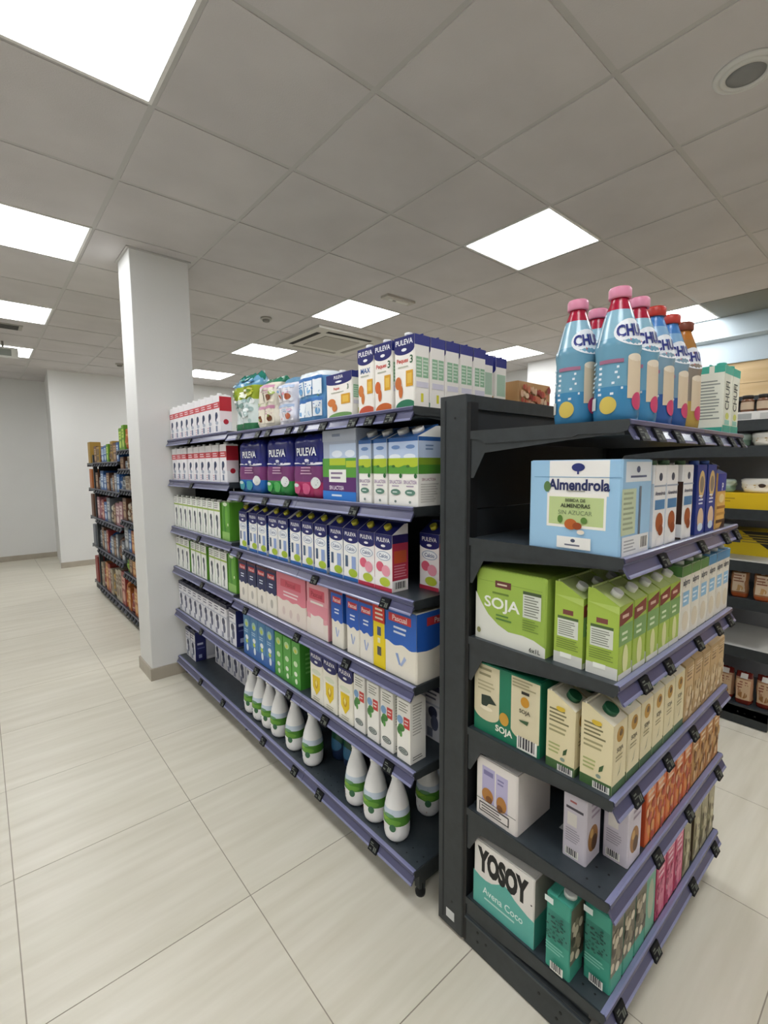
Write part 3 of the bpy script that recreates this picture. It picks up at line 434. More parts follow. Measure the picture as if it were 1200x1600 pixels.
K['soy_carton'] = carton(0.07, 0.072, 0.2, 'a6c04e', _SG + [('p', 'F', [(0, 0.72), (0.95, 0.8), (0.95, 0.98), (0, 0.9)], '7e342e'), ('l', 'F', 0.2, 0.8, 0.8, 0.9, 1, 'd8b8a8'), ('r', 'F', 0, 0.46, 1, 0.74, '79a262'), ('l', 'F', 0.2, 0.5, 0.7, 0.66, 2, 'd3e2c0'), ('e', 'F', 0.5, 0.25, 0.2, 0.2, 'd8dba0'), ('r', 'F', 0, 0, 1, 0.08, 'd8dad0')], 'edge', 'e4e4de', 'c3d488')
def alp(c): return carton(0.072, 0.072, 0.2, 'e6e2d6', [('r', 'F', 0, 0.86, 1, 1, c), ('t', 'F', 'alpro', 0.5, 0.76, 0.12, 0.86, '3c4250', 0, 0.03), ('r', 'F', 0.16, 0.44, 0.84, 0.64, '8cbcdc'), ('l', 'F', 0.22, 0.48, 0.78, 0.6, 2, 'e4f0f8'), ('e', 'F', 0.5, 0.22, 0.34, 0.14, 'd9cfb8'), ('r', 'L', 0, 0.86, 1, 1, c)], 'brik', 'd4d4cc', c)
K['oat_green_carton'] = alp('5a8a4c'); K['oat_sky_carton'] = alp('4f94c4')
K['soy_wrap_case'] = caseb(0.21, 0.2, 0.2, '1f7a5c', [('r', 'F', 0.02, 0.3, 0.42, 0.98, 'd9cfae'), ('e', 'F', 0.22, 0.3, 0.2, 0.12, 'd9cfae'), ('r', 'F', 0.6, 0.24, 1, 0.98, 'd9cfae'), ('e', 'F', 0.82, 0.26, 0.22, 0.12, 'd9cfae'), ('l', 'F', 0.1, 0.8, 0.36, 0.96, 2, '9a9272'), ('l', 'F', 0.08, 0.6, 0.38, 0.76, 3, 'b4ab88'), ('p', 'F', [(0.14, 0.54), (0.28, 0.56), (0.38, 0.46), (0.26, 0.44), (0.2, 0.36), (0.14, 0.4)], '2c3a30'), ('e', 'F', 0.22, 0.36, 0.1, 0.03, 'e9dfc4'),
    ('e', 'F', 0.5, 0.32, 0.07, 0.09, 'c99a38'), ('t', 'F', 'SOJA', 0.5, 0.14, 0.12, 0.36, 'eef0e2', 0, 0.03), ('e', 'F', 0.8, 0.68, 0.06, 0.07, 'c9902c'), ('r', 'F', 0.75, 0.78, 0.86, 0.82, '2c2a24'), ('t', 'F', 'SOJA', 0.8, 0.54, 0.07, 0.24, '4a4636', 0, 0.02), ('l', 'F', 0.62, 0.84, 0.96, 0.97, 3, 'a59c7a'), ('p', 'F', [(0.72, 0.42), (0.86, 0.44), (0.84, 0.38), (0.74, 0.4)], '3a5a3a'), ('b', 'F', 0.7, 0.02, 0.98, 0.2)])
K['cream_soy_carton'] = carton(0.072, 0.074, 0.195, 'e2d6ae', [('r', 'L', 0, 0, 1, 0.14, '46683c'), ('b', 'L', 0.42, 0.0, 0.95, 0.1), ('l', 'L', 0.1, 0.72, 0.8, 0.96, 4, '7a7452'), ('l', 'L', 0.1, 0.56, 0.9, 0.7, 2, 'a09870'), ('p', 'L', [(0.62, 0.34), (0.76, 0.4), (0.72, 0.3), (0.6, 0.26)], '3c5a34'), ('l', 'L', 0.1, 0.24, 0.5, 0.42, 3, 'a8ae70'), ('e', 'L', 0.6, 0.2, 0.08, 0.03, '8a9a8c'), ('e', 'L', 0.5, 0.97, 0.16, 0.04, 'd9b83a'),
    ('r', 'F', 0, 0, 1, 0.12, '46683c'), ('e', 'F', 0.5, 0.82, 0.26, 0.11, 'b98a2a'), ('e', 'F', 0.55, 0.84, 0.12, 0.05, '6a4a1a'), ('t', 'F', 'SOJA', 0.5, 0.6, 0.09, 0.76, '5a5236', 0, 0.02), ('l', 'F', 0.2, 0.44, 0.8, 0.54, 2, 'a0966c'), ('p', 'F', [(0.35, 0.22), (0.48, 0.28), (0.62, 0.42), (0.5, 0.26)], '4a5a30')], 'edge', '1f5c3c', 'f0e9d2', 0.017)
K['tan_carton'] = carton(0.072, 0.074, 0.2, 'c8a878', [('l', 'F', 0.2, 0.7, 0.8, 0.9, 3, '8a6a44'), ('e', 'F', 0.5, 0.4, 0.3, 0.2, 'ddc49a'), ('r', 'F', 0, 0, 1, 0.08, 'b08c5a')] + swirl(3, ['e2cfae', 'b0905e', 'd6bd92', '9c7c4c']), 'edge', 'b89060', 'd4b88c')
K['biscuit_case'] = caseb(0.137, 0.17, 0.172, 'e4deda', [('r', 'F', 0.16, 0.28, 0.47, 0.88, 'b4aed0'), ('r', 'F', 0.5, 0.26, 0.78, 0.86, 'b9b3d4'), ('r', 'F', 0.2, 0.74, 0.43, 0.82, '7f7aa6'), ('l', 'F', 0.54, 0.68, 0.74, 0.8, 2, '7f7aa6'), ('e', 'F', 0.3, 0.4, 0.14, 0.12, 'b0793a'), ('e', 'F', 0.64, 0.38, 0.12, 0.13, 'b0793a'), ('e', 'F', 0.34, 0.34, 0.08, 0.06, '7a4a1f'), ('e', 'F', 0.6, 0.3, 0.07, 0.06, '7a4a1f'), ('r', 'F', 0.02, 0.28, 0.98, 0.29, '3a3838'), ('r', 'F', 0.1, 0.08, 0.82, 0.24, '3a3838'), ('r', 'F', 0.12, 0.1, 0.8, 0.22, 'dcd6d2'), ('l', 'F', 0.16, 0.11, 0.7, 0.21, 2, '5a5656')])
K['lavender_carton'] = carton(0.076, 0.062, 0.172, 'cdc7d2', [('l', 'L', 0.3, 0.86, 0.66, 0.93, 1, 'a05a5a'), ('r', 'L', 0.14, 0.77, 0.86, 0.81, '4a4650'), ('r', 'L', 0.2, 0.52, 0.6, 0.72, 'e2ddd8'), ('l', 'L', 0.14, 0.26, 0.86, 0.48, 6, '9c97a4'), ('b', 'L', 0.14, 0.04, 0.7, 0.16), ('e', 'F', 0.45, 0.36, 0.34, 0.2, '9a6a34'), ('e', 'F', 0.55, 0.28, 0.2, 0.12, '5a3a1c'), ('e', 'F', 0.35, 0.45, 0.12, 0.07, 'c9a05a'), ('l', 'F', 0.3, 0.66, 0.9, 0.94, 3, '9a8aa0')], 'brik', 'd6d0d8', 'd9d4da')
K['orange_carton'] = carton(0.068, 0.066, 0.19, 'd0672e', [('e', 'F', 0.5, 0.35, 0.36, 0.3, 'dc8a44'), ('e', 'F', 0.4, 0.75, 0.28, 0.12, 'e2a070'), ('l', 'F', 0.2, 0.6, 0.8, 0.86, 3, 'f0cdb0'), ('r', 'L', 0, 0, 1, 1, 'b84a2a')] + swirl(1, ['e8b48a', 'c0562a', 'dd9a5c', 'b8482a']), 'brik', 'd88a50', 'd8854a')
K['amber_carton'] = carton(0.068, 0.066, 0.19, 'bd8246', [('e', 'F', 0.5, 0.35, 0.36, 0.3, 'c89a5c'), ('l', 'F', 0.2, 0.6, 0.8, 0.86, 3, 'e6cda6'), ('r', 'L', 0, 0, 1, 1, '94602e')] + swirl(2, ['dcb888', 'a06c36', 'cfa468', '8a5a2c']), 'brik', 'c8965a', 'cc9c62')
K['yosoy_case'] = caseb(0.2, 0.2, 0.197, 'e4e0da', [('p', 'F', [(0, 0), (1, 0), (1, 0.4), (0.9, 0.42), (0.8, 0.46), (0.7, 0.5), (0.62, 0.56), (0.55, 0.6), (0.48, 0.58), (0.4, 0.52), (0.32, 0.47), (0.22, 0.45), (0.12, 0.46), (0, 0.5)], '5fb0a4'), ('t', 'F', 'YOSOY', 0.49, 0.74, 0.38, 0.84, '141414', 0, 0.065, 1), ('e', 'F', 0.955, 0.62, 0.012, 0.012, '141414'),
    ('t', 'F', 'Avena Coco', 0.5, 0.29, 0.11, 0.66, 'dff0ea', 0, 0.01), ('l', 'F', 0.2, 0.14, 0.85, 0.2, 1, 'b9dcd4'), ('r', 'R', 0, 0, 1, 0.44, '3f9284'), ('r', 'R', 0, 0.44, 1, 1, '9a938c')])
K['teal_carton'] = carton(0.066, 0.066, 0.2, '439c88', [('r', 'L', 0.05, 0.42, 0.95, 0.8, '3a8a7a')] + [('e', 'L', 0.1 + 0.8 * ((i * i * 37 + i * 11) % 101) / 101, 0.44 + 0.34 * ((i * i * 17 + 5 * i) % 97) / 97, 0.035 + 0.03 * (i % 3) / 2, 0.012, ('24584f', '2c6a5e', '1f4a44')[i % 3]) for i in range(48)] + [('l', 'L', 0.08, 0.28, 0.92, 0.4, 3, '7cc0b0'), ('b', 'L', 0.28, 0.04, 0.8, 0.15), ('r', 'L', 0.0, 0.92, 0.35, 1, 'dfe9e6'),
    ('r', 'F', 0, 0.22, 1, 0.97, '6a6656')] + [('e', 'F', 0.12 + 0.76 * ((i * 37) % 29) / 29, 0.28 + 0.62 * ((i * i * 7 + 3) % 31) / 31, 0.16, 0.06, ('c9bfa8', '8f8670', 'd6cdb8', '4a4436')[i % 4]) for i in range(14)], 'brik', 'e4e6e2', '4fa894', 0.016)
K['mint_carton'] = carton(0.068, 0.066, 0.195, '6faa92', [('e', 'F', 0.5, 0.5, 0.3, 0.3, 'b0b8a0'), ('r', 'L', 0, 0, 1, 1, '3f8a74')], 'brik', 'dfe0da', '7ab49c')
K['pink_carton'] = carton(0.068, 0.066, 0.195, 'cf5a7c', [('e', 'F', 0.5, 0.3, 0.34, 0.26, 'e28aa4'), ('l', 'F', 0.2, 0.6, 0.8, 0.86, 3, 'f0c4d2'), ('r', 'L', 0, 0, 1, 1, 'b02a5a')] + swirl(4, ['eaa8bc', 'b83a66', 'dc7c98', 'f0d0d8']), 'brik', 'd9a0b0', 'd8889c')
K['olive_carton'] = carton(0.068, 0.066, 0.195, '9c9472', [('e', 'F', 0.5, 0.4, 0.34, 0.3, 'bcb38e'), ('r', 'L', 0, 0, 1, 1, '4a3c2c')] + swirl(5, ['cfc6a4', '7c7452', 'b0a680', '5c4c34']), 'brik', 'c8c0a4', 'aea684')
K['craft_case'] = caseb(0.22, 0.1, 0.135, 'bd9262', [('e', 'F', 0.08 + 0.84 * ((i * 29) % 31) / 31, 0.1 + 0.8 * ((i * 13) % 17) / 17, 0.03 + 0.014 * (i % 3), 0.07 + 0.03 * (i % 2), ('b04a3a', 'd9b090', '9a3a34', 'c87a5a', 'e0c4a4')[i % 5]) for i in range(60)])

def put(kind, name, label, cat, group, x, y, z, rz=0.0):
    parts, dim = K[kind]
    t = empty(name, (x, y, z), rz); tag(t, label, cat, group)
    for pn, me in parts: obj(pn, me, t)
    return t
HALF = math.pi / 2
def aisle(kind, name, label, cat, group, y, z, xf=0.998):       # facing the aisle (-X); y is the centre
    D = K[kind][1][1]
    return put(kind, name, label, cat, group, xf + D / 2, y, z + 0.0005, -HALF)
def front(kind, name, label, cat, group, x, z, yf=0.432):       # facing the entrance (-Y)
    D = K[kind][1][1]
    return put(kind, name, label, cat, group, x, yf + D / 2, z + 0.0005, 0.0)

# ------------------------------------------------------------------ setting: floor, ceiling, walls, column
X0, X1, Y0, Y1 = -2.4, 6.06, -3.4, 9.35
floor = tag(obj('floor', MB().box(X0 - 0.2, X1 + 0.2, Y0 - 0.2, Y1 + 0.2, -0.1, -0.0012, M_GROUT)), kind='structure')
T = 0.6; g = 0.0016; tx0, ty0 = 0.0, 0.805
tile_me = MB().box(g, T - g, g, T - g, -0.012, 0.0, M_FLOOR).mesh('floor_tile')
for i in range(-2, 11):
    for j in range(-2, 15):
        obj('tile', tile_me, floor, (tx0 + i * T, ty0 + j * T, 0))
obj('slab', MB().box(X0, X1, Y0, ty0 - 2 * T - g, -0.012, 0, M_FLOOR), floor)
obj('slab', MB().box(X0, tx0 - 2 * T - g, ty0 - 2 * T, Y1, -0.012, 0, M_FLOOR), floor)

ceiling = tag(obj('ceiling', MB().box(X0 - 0.2, X1 + 0.2, Y0 - 0.2, Y1 + 0.2, CEIL + 0.05, CEIL + 0.15, mat('8a8a86', 0.9))), kind='structure')
cx0, cy0 = 2.399, 1.433
lights = set([(0, 0), (0, 3), (0, 6), (0, 9), (4, 0), (4, 3), (4, 6), (-4, 0), (-4, 3), (-4, 6), (-4, 9), (-4, -3), (0, -3), (4, -3), (-4, -6), (0, -6), (-7, 0), (-7, -4), (-7, 8)])  # panels behind the camera and far left are unseen, added for brightness
b = 0.012
ct_me = MB().box(b, T - b, b, T - b, CEIL - 0.004, CEIL + 0.012, M_CEIL).mesh('ceiling_tile')
for i in range(-8, 7):
    for j in range(-5, 14):
        if (i, j) in lights: continue
        x = cx0 + i * T; y = cy0 + j * T
        if x > X1 or x + T < X0 or y > Y1: continue
        if i >= 4 and -5 <= j <= -1: continue
        obj('tile', ct_me, ceiling, (x, y, 0))
obj('slab', MB().box(X0, X1, Y0, cy0 - 5 * T - b, CEIL - 0.004, CEIL + 0.012, M_CEIL), ceiling)
for j in range(-5, 0):       # darker grey panels beside the wall
    obj('grey_panel', MB().box(cx0 + 4 * T + b, cx0 + 5 * T + 0.05, cy0 + j * T + 0.004, cy0 + (j + 1) * T - 0.004, CEIL - 0.004, CEIL + 0.012, mat('7f8079', 0.8)), ceiling)
for i in range(-7, 7):
    x = cx0 + i * T
    if X0 < x < X1: obj('grid_rail', MB().box(x - 0.012, x + 0.012, Y0, Y1, CEIL - 0.001, CEIL + 0.03, M_TBAR), ceiling)
for j in range(-5, 14):
    y = cy0 + j * T
    if Y0 < y < Y1: obj('grid_rail', MB().box(X0, X1, y - 0.012, y + 0.012, CEIL - 0.0008, CEIL + 0.029, M_TBAR), ceiling)

def wall(name, x0, x1, y0, y1, z0=0.0, z1=CEIL + 0.06, M=M_WALL):
    return tag(obj(name, MB().box(x0, x1, y0, y1, z0, z1, M)), kind='structure')
wall('wall_left', X0 - 0.15, X0, Y0, Y1)
wall('wall_back', X0, 0.91, 9.3, 9.45)
tag(obj('wall_back_step', MB().prism([(0.832, 8.12), (X1, 8.12), (X1, 9.45), (0.915, 9.45)], 'z', 0, CEIL + 0.06, M_WALL)), kind='structure')
wall('wall_front', X0, X1, Y0 - 0.15, Y0)
wall('wall_right', X1 - 0.0, X1 + 0.15, Y0, Y1)
# right wall: boxed-out fascia, recessed strip and wood cladding
wr = tag(obj('wall_right_fascia', MB().box(5.412, 5.56, Y0, 2.6, 2.62, CEIL + 0.05, mat('bccad2', 0.6))), kind='structure')
obj('moulding', MB().prism([(5.412, 2.62), (5.412, 2.605), (5.45, 2.585), (5.56, 2.585), (5.56, 2.62)], 'y', Y0, 2.6, mat('c3d0d8', 0.5)), wr)
obj('upper_band', MB().box(5.47, 5.6, Y0, 2.6, 2.37, 2.59, mat('bfced8', 0.6)), wr)
wp = tag(obj('wall_right_cladding', MB().box(5.5, X1, Y0, 2.6, 0, 2.4, mat('b89b70', 0.6))), kind='structure')
for r in range(8):
    z0 = 2.37 - 0.2 * (r + 1)
    off = 0.37 * (r % 3)
    y = Y0 - off
    while y < 2.6:
        a, e = max(y, Y0), min(y + 1.2, 2.6)
        if e - a > 0.05 and e > -1.0 and r < 5: obj('plank', MB().box(5.484, 5.5, a + 0.0015, e - 0.0015, z0 + 0.0015, z0 + 0.1985, M_WOOD), wp)
        y += 1.2
wall('wall_right_return', 5.7, X1, 2.6, 3.68, 0, CEIL + 0.05)
# column
col = tag(obj('column', MB().cbox(0.805, 1.165, 3.358, 3.645, 0, CEIL + 0.02, M_WALL, 0.004)), 'square white painted column at the end of the milk shelves', 'column', None, 'structure')
obj('skirting', MB().cbox(0.793, 1.177, 3.346, 3.657, 0, 0.082, M_SKIRT, 0.003), col)
obj('ceiling_trim', MB().box(0.79, 1.18, 3.343, 3.66, CEIL - 0.012, CEIL - 0.003, M_TBAR), col)
for nm, bx in (('baseboard_back', (X0, 0.905, 9.285, 9.3)), ('baseboard_step', (0.825, X1, 8.106, 8.12)), ('baseboard_left', (X0, X0 + 0.012, Y0, 9.3))):
    tag(obj(nm, MB().box(*bx, 0, 0.08, M_SKIRT)), kind='structure')

# ------------------------------------------------------------------ ceiling fittings
LN = {(0, 0): 'bright square ceiling panel above the bottles and the end display', (0, 3): 'bright square ceiling panel beside the air conditioning cassette', (0, 6): 'bright square ceiling panel beyond the air conditioning cassette',
      (0, 9): 'farthest bright ceiling panel, just right of the column', (4, 0): 'bright ceiling panel by the pale blue wall, behind the bottles', (4, 3): 'bright ceiling panel above the patterned cardboard box', (4, 6): 'bright ceiling panel hidden behind the boxes on the top shelf',
      (-4, 0): 'largest bright ceiling panel, cut by the top left corner', (-4, 3): 'second bright ceiling panel of the row left of the column', (-4, 6): 'third bright ceiling panel of the row left of the column', (-4, 9): 'last bright ceiling panel of the row left of the column'}
lf_me = MB()
for bx in ((0.004, 0.596, 0.004, 0.018), (0.004, 0.596, 0.582, 0.596), (0.004, 0.018, 0.018, 0.582), (0.582, 0.596, 0.018, 0.582)): lf_me.box(*bx, CEIL - 0.006, CEIL + 0.01, M_WHITE)
lf_me = lf_me.mesh('panel_frame')
ld_me = MB().box(0.018, 0.582, 0.018, 0.582, CEIL - 0.004, CEIL + 0.004, M_LIGHT).mesh('panel_diffuser')
for (i, j) in sorted(lights):
    lb = LN.get((i, j), 'unseen square ceiling light panel added out of frame for brightness'); seen = (i, j) in LN
    t = empty('ceiling_light_panel', (cx0 + i * T, cy0 + j * T, 0)); tag(t, lb, 'ceiling light', 'square ceiling light panels' if seen else 'added ceiling light panels out of frame')
    obj('frame', lf_me, t); obj('diffuser', ld_me, t)
# air conditioning cassette
t = tag(empty('air_conditioning_cassette', (2.6, 3.98, CEIL)), 'square white air conditioning cassette with four dark slots in the ceiling', 'air conditioner')
MC = mat('cfccc4', 0.6)
bd = MB().prism([(0, 0), (0.88, 0), (0.88, 0.88), (0, 0.88)], 'z', -0.03, 0.0, MC); obj('body', bd, t)
obj('grille', MB().box(0.22, 0.66, 0.22, 0.66, -0.036, -0.03, mat('b3afa6', 0.7)), t)
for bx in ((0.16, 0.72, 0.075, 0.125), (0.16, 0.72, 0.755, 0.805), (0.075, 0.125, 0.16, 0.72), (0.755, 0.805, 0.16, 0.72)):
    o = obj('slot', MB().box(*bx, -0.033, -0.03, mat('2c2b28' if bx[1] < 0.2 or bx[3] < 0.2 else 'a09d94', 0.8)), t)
# round loudspeaker, detectors, emergency light, vent, hanging sign
t = tag(empty('ceiling_speaker', (2.14, 0.535, CEIL - 0.004)), 'round white ceiling speaker with grey mesh near the top right corner', 'speaker')
obj('ring', MB().lathe([(0.098, 0), (0.096, -0.006), (0.084, -0.012), (0.08, -0.011), (0.076, -0.004), (0.074, -0.012), (0.06, -0.014), (0.058, -0.006)], 40, mat('d6d6d2', 0.5)), t)
obj('grille', MB().lathe([(0.058, -0.004), (0.058, -0.01), (0.03, -0.013), (0.002, -0.014)], 32, mat('8b8c8c', 0.8)), t)
for (x, y, lb) in ((2.115, 4.12, 'small round smoke detector between the column and the cassette'), (1.52, 7.1, 'small round smoke detector in front of the back wall')):
    t = tag(empty('smoke_detector', (x, y, CEIL - 0.004)), lb, 'smoke detector', 'smoke detectors')
    obj('base', MB().lathe([(0.05, 0), (0.05, -0.014), (0.046, -0.018)], 24, mat('b9b6ae', 0.5)), t)
    obj('sensor', MB().lathe([(0.034, -0.018), (0.03, -0.034), (0.018, -0.04)], 20, mat('8f8c85', 0.5)), t)
t = tag(empty('emergency_light', (2.72, 2.98, CEIL - 0.004), 0), 'slim emergency light on a ceiling tile near a light panel', 'emergency light')
obj('housing', MB().box(-0.15, 0.15, -0.045, 0.045, -0.018, 0, mat('b9b5ac', 0.5)), t); obj('lens', MB().box(-0.1, 0.1, -0.018, 0.018, -0.026, -0.018, mat('e9e7e0', 0.2)), t); obj('lamp', MB().box(-0.06, -0.03, -0.008, 0.008, -0.029, -0.026, mat('6a665e', 0.4)), t)
t = tag(empty('air_vent', (0.18, 5.9, CEIL - 0.004)), 'dark slotted air vent in the ceiling at the left edge', 'vent')
obj('frame', MB().box(-0.25, 0.25, -0.1, 0.1, -0.008, 0, mat('a8a59c', 0.5)), t)
for k in range(5): obj('slat', MB().box(-0.22, 0.22, -0.085 + k * 0.036, -0.065 + k * 0.036, -0.012, -0.008, mat('55534e', 0.6)), t)
t = tag(empty('hanging_exit_sign', (0.3, 6.62, CEIL - 0.004)), 'small hanging emergency sign above the far end of the left aisle', 'sign')
obj('hanger', MB().box(-0.01, 0.01, -0.005, 0.005, -0.06, 0, mat('8a8880')), t); obj('plate', MB().box(-0.16, 0.13, -0.008, 0.008, -0.17, -0.06, mat('d9d9d2')), t); obj('pictogram', MB().box(-0.1, 0.07, -0.0095, -0.008, -0.15, -0.08, mat('8b9088')), t)

# ------------------------------------------------------------------ shelving
RAILP = [(0.004, 0.001), (-0.006, 0.002), (-0.0095, -0.0005), (-0.0105, -0.009), (-0.004, -0.012), (-0.006, -0.015), (-0.0175, -0.034), (-0.0205, -0.037), (-0.0215, -0.041), (-0.0165, -0.041), (-0.002, -0.018), (0.004, -0.018)]
def railbar(x0, x1, z, flip=None, dull=False):
    m = MB(); n = len(RAILP); o = lambda a: a if flip is None else flip - a
    vs = [(x, o(a), z + c) for x in (x0, x1) for a, c in RAILP]
    m.add(vs, [tuple(range(n))[::-1], tuple(range(n, 2 * n))], M_RAIL)
    for i in range(n):
        m.add([vs[i], vs[(i + 1) % n], vs[n + (i + 1) % n], vs[n + i]], [(0, 1, 2, 3)], (M_RAILL if i in (0, 1, 4, 6, 7) else M_RAIL) if not dull else (mat('70727e') if i in (1, 6) else mat('3c3e4a')))  # lighter ridge faces: highlight strips put into the rail colour
    return m
tag_me = None
def tagmesh():
    global tag_me
    if tag_me: return tag_me
    t = MB(); s = -0.0125; dz = -0.024
    def P(u, k, o):                     # on the sloping face of the rail
        z = -0.013 - 0.03 * k; y = -0.0065 - 0.0145 * k - o; return (u, y, z)
    t.add([P(-0.022, 0, 0.001), P(0.022, 0, 0.001), P(0.022, 1, 0.001), P(-0.022, 1, 0.001), P(-0.022, 0, 0.007), P(0.022, 0, 0.007), P(0.022, 1, 0.007), P(-0.022, 1, 0.007)], [(0, 1, 2, 3), (7, 6, 5, 4), (0, 4, 5, 1), (1, 5, 6, 2), (2, 6, 7, 3), (3, 7, 4, 0)], M_TAG)
    def q(u0, k0, u1, k1): t.add([P(u0, k0, 0.0073), P(u1, k0, 0.0073), P(u1, k1, 0.0073), P(u0, k1, 0.0073)], [(0, 1, 2, 3)], M_TAGTXT)
    q(-0.016, 0.15, -0.002, 0.26); q(-0.016, 0.36, 0.002, 0.44); q(0.003, 0.4, 0.009, 0.84); q(0.011, 0.4, 0.017, 0.84); q(-0.016, 0.7, -0.006, 0.84)
    tag_me = t.mesh('price_tag'); return tag_me
def shelf(root, x0, x1, D, z, tags=(), deck=M_DECK, rail=True, brack=True, holes=False, big=0.13, thick=0.03, dull=False):
    s = obj('shelf', MB().box(x0 + 0.004, x1 - 0.004, 0.004, D, z - thick, z, deck), root)
    if rail:
        n = max(1, round((x1 - x0) / 0.7)); st = (x1 - x0) / n
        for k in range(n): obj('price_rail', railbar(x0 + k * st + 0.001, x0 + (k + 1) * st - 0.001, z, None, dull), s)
    if brack:
        for xa, sg in ((x0, 1), (x1, -1)):
            P = [(0.003, z - 0.004), (0.003, z - 0.026), (D * 0.32, z - 0.036), (D * 0.88, z - 0.058), (D * 0.97, z - big), (D, z - big), (D, z - 0.004)]
            obj('bracket', MB().prism(P, 'x', *sorted((xa + 0.0005 * sg, xa + 0.004 * sg)), M_STEEL), s)
            f = MB().prism([(-0.006, z + 0.0015), (-0.0085, z - 0.008), (-0.004, z - 0.022), (0.02, z - 0.026), (0.1, z - 0.024), (0.115, z - 0.03), (D - 0.05, z - 0.034), (D - 0.03, z - 0.022), (D - 0.003, z - 0.02), (D - 0.003, z + 0.0015)], 'x', *sorted((xa - 0.0022 * sg, xa + 0.0005 * sg)), M_STEEL)
            obj('side_flange', f, s)
    for u in tags: obj('price_tag', tagmesh(), s, (u, 0, z))
    if holes:
        h = MB()
        for k in range(int((x1 - x0) / 0.05)):
            for r in range(2):
                h.cyl((x0 + 0.03 + k * 0.05, 0.03 + r * 0.03, z), (0, 0, 1), 0.003, 0.0004, M_BLACK, 6)
        tag(obj('perforation_pattern', h, s), kind='stuff')
    return s
def upright(root, x, y, z0, z1, w, d, slots=True):
    u = obj('upright', MB().cbox(x, x + w, y, y + d, z0, z1, M_STEEL, 0.003), root)
    return u

# --- aisle gondola: local x runs from the far end to the near end, local y into the shelf
GX = 0.985; GFAR = 3.356; GD = 0.43
gon = tag(empty('gondola_shelving', (GX, GFAR, 0), -HALF), 'long dark steel gondola with lavender price rails stocked with milk cartons', 'shelving')
L = lambda y: GFAR - y
NEAR = [0.129, 0.466, 0.746, 1.019, 1.306, 1.603]; FAR = [0.129, 0.463, 0.762, 1.037, 1.35, 1.612]
B0, B1, B2 = 0.0, L(2.362), L(1.008)
ntags = [[1.2, 1.55, 1.75, 2.05], [1.12, 1.5, 1.78, 2.1], [1.35, 1.7, 2.2], [1.13, 1.55, 2.25], [1.29, 1.75, 1.95, 2.2], [1.1, 1.2, 1.29, 1.47, 1.62, 1.72, 1.9, 2.0, 2.2]]
ftags = [[2.55, 2.9], [2.85], [2.8], [2.82], [2.9], [2.9]]
for z, tg in zip(NEAR, ntags): shelf(gon, B1, B2, GD, z, [L(y) for y in tg], holes=(z < 0.2))
for z, tg in zip(FAR, ftags): shelf(gon, B0, B1, GD, z, [L(y) for y in tg])
for lx in (B0 + 0.004, B1 - 0.02, B2 - 0.044):
    upright(gon, lx, GD + 0.005, 0.02, 1.585, 0.04, 0.03)
    f = obj('foot', MB().box(lx, lx + 0.03, 0.03, GD, 0.05, 0.098, M_STEEL), gon)
    obj('levelling_foot', MB().lathe([(0.016, 0), (0.018, 0.012), (0.012, 0.02), (0.011, 0.06)], 12, M_BLACK, lx + 0.015, 0.05), f)
    obj('bracket', MB().prism([(0.035, 0.1), (0.035, 0.03), (0.06, 0.02), (0.075, 0.1)], 'x', lx + 0.004, lx + 0.026, M_STEEL), f)
for (a, e) in ((B0, B1), (B1, B2)): obj('back_panel', MB().box(a + 0.003, e - 0.003, GD + 0.008, GD + 0.02, 0.06, 1.585, M_BACK), gon)
obj('end_panel', MB().box(B0 - 0.0005, B0 + 0.0035, 0.16, GD + 0.004, 0.1, 1.585, M_STEEL), gon)
obj('plinth', MB().box(B0 + 0.01, B2 - 0.01, GD - 0.01, GD + 0.003, 0.0, 0.1, M_BACK), gon)
# rear side of the same gondola
for z in NEAR:
    s = obj('rear_shelf', MB().box(B0, B2, GD + 0.04, 0.9, z - 0.03, z, M_DECK), gon)
    obj('price_rail', railbar(B0 + 0.001, B2 - 0.001, z, 0.9), s)

# --- end display: faces -Y
EX, EY, EW, ED = 1.02, 0.425, 0.86, 0.415
endc = tag(empty('end_display_shelving', (EX, EY, 0), 0), 'dark steel end display of six shelves with plant drinks, nearest the camera', 'shelving')
EL = [0.153, 0.436, 0.683, 0.951, 1.231, 1.521]
etags = [[0.06, 0.28, 0.58, 0.8], [0.26, 0.5, 0.78], [0.1, 0.3, 0.5, 0.72, ], [0.12, 0.27, 0.5, 0.68, 0.8], [0.2, 0.48, 0.7, 0.82], [0.04, 0.13, 0.25, 0.4, 0.56, 0.7, 0.8]]
for k, (z, tg) in enumerate(zip(EL, etags)): shelf(endc, 0.0, EW, ED - 0.008, z, tg, holes=(k < 2), big=0.125)
for x in (-0.006, EW - 0.034):
    u = upright(endc, x, ED, 0.012, 1.622, 0.04, 0.097)
    obj('groove', MB().box(x - 0.0012, x + 0.0412, ED + 0.074, ED + 0.079, 0.03, 1.61, M_BACK), u)
    obj('inner_flange', MB().box(x + 0.004, x + 0.036, ED - 0.012, ED, 0.012, 1.6, M_BLACK), u)
    if x < 0:
        obj('sticker', MB().box(x - 0.001, x, ED + 0.03, ED + 0.062, 0.04, 0.068, mat('cfd1d0', 0.4)), u)
        for zz in (0.1, 1.56): obj('screw', MB().cyl((x + 0.0005, ED + 0.04, zz), (-1, 0, 0), 0.0035, 0.0015, M_BLACK, 8), u)
for k in range(5):
    z0 = 0.1 + k * 0.302; obj('back_panel', MB().box(0.036, EW - 0.036, ED + 0.01, ED + 0.022, z0, z0 + 0.2995, M_BACK), endc)
obj('top_bar', MB().box(0.034, EW - 0.034, ED + 0.002, ED + 0.04, 1.585, 1.622, M_STEEL), endc)
obj('plinth', MB().box(0.012, EW - 0.012, 0.035, ED - 0.004, 0.004, 0.118, M_STEEL), endc)
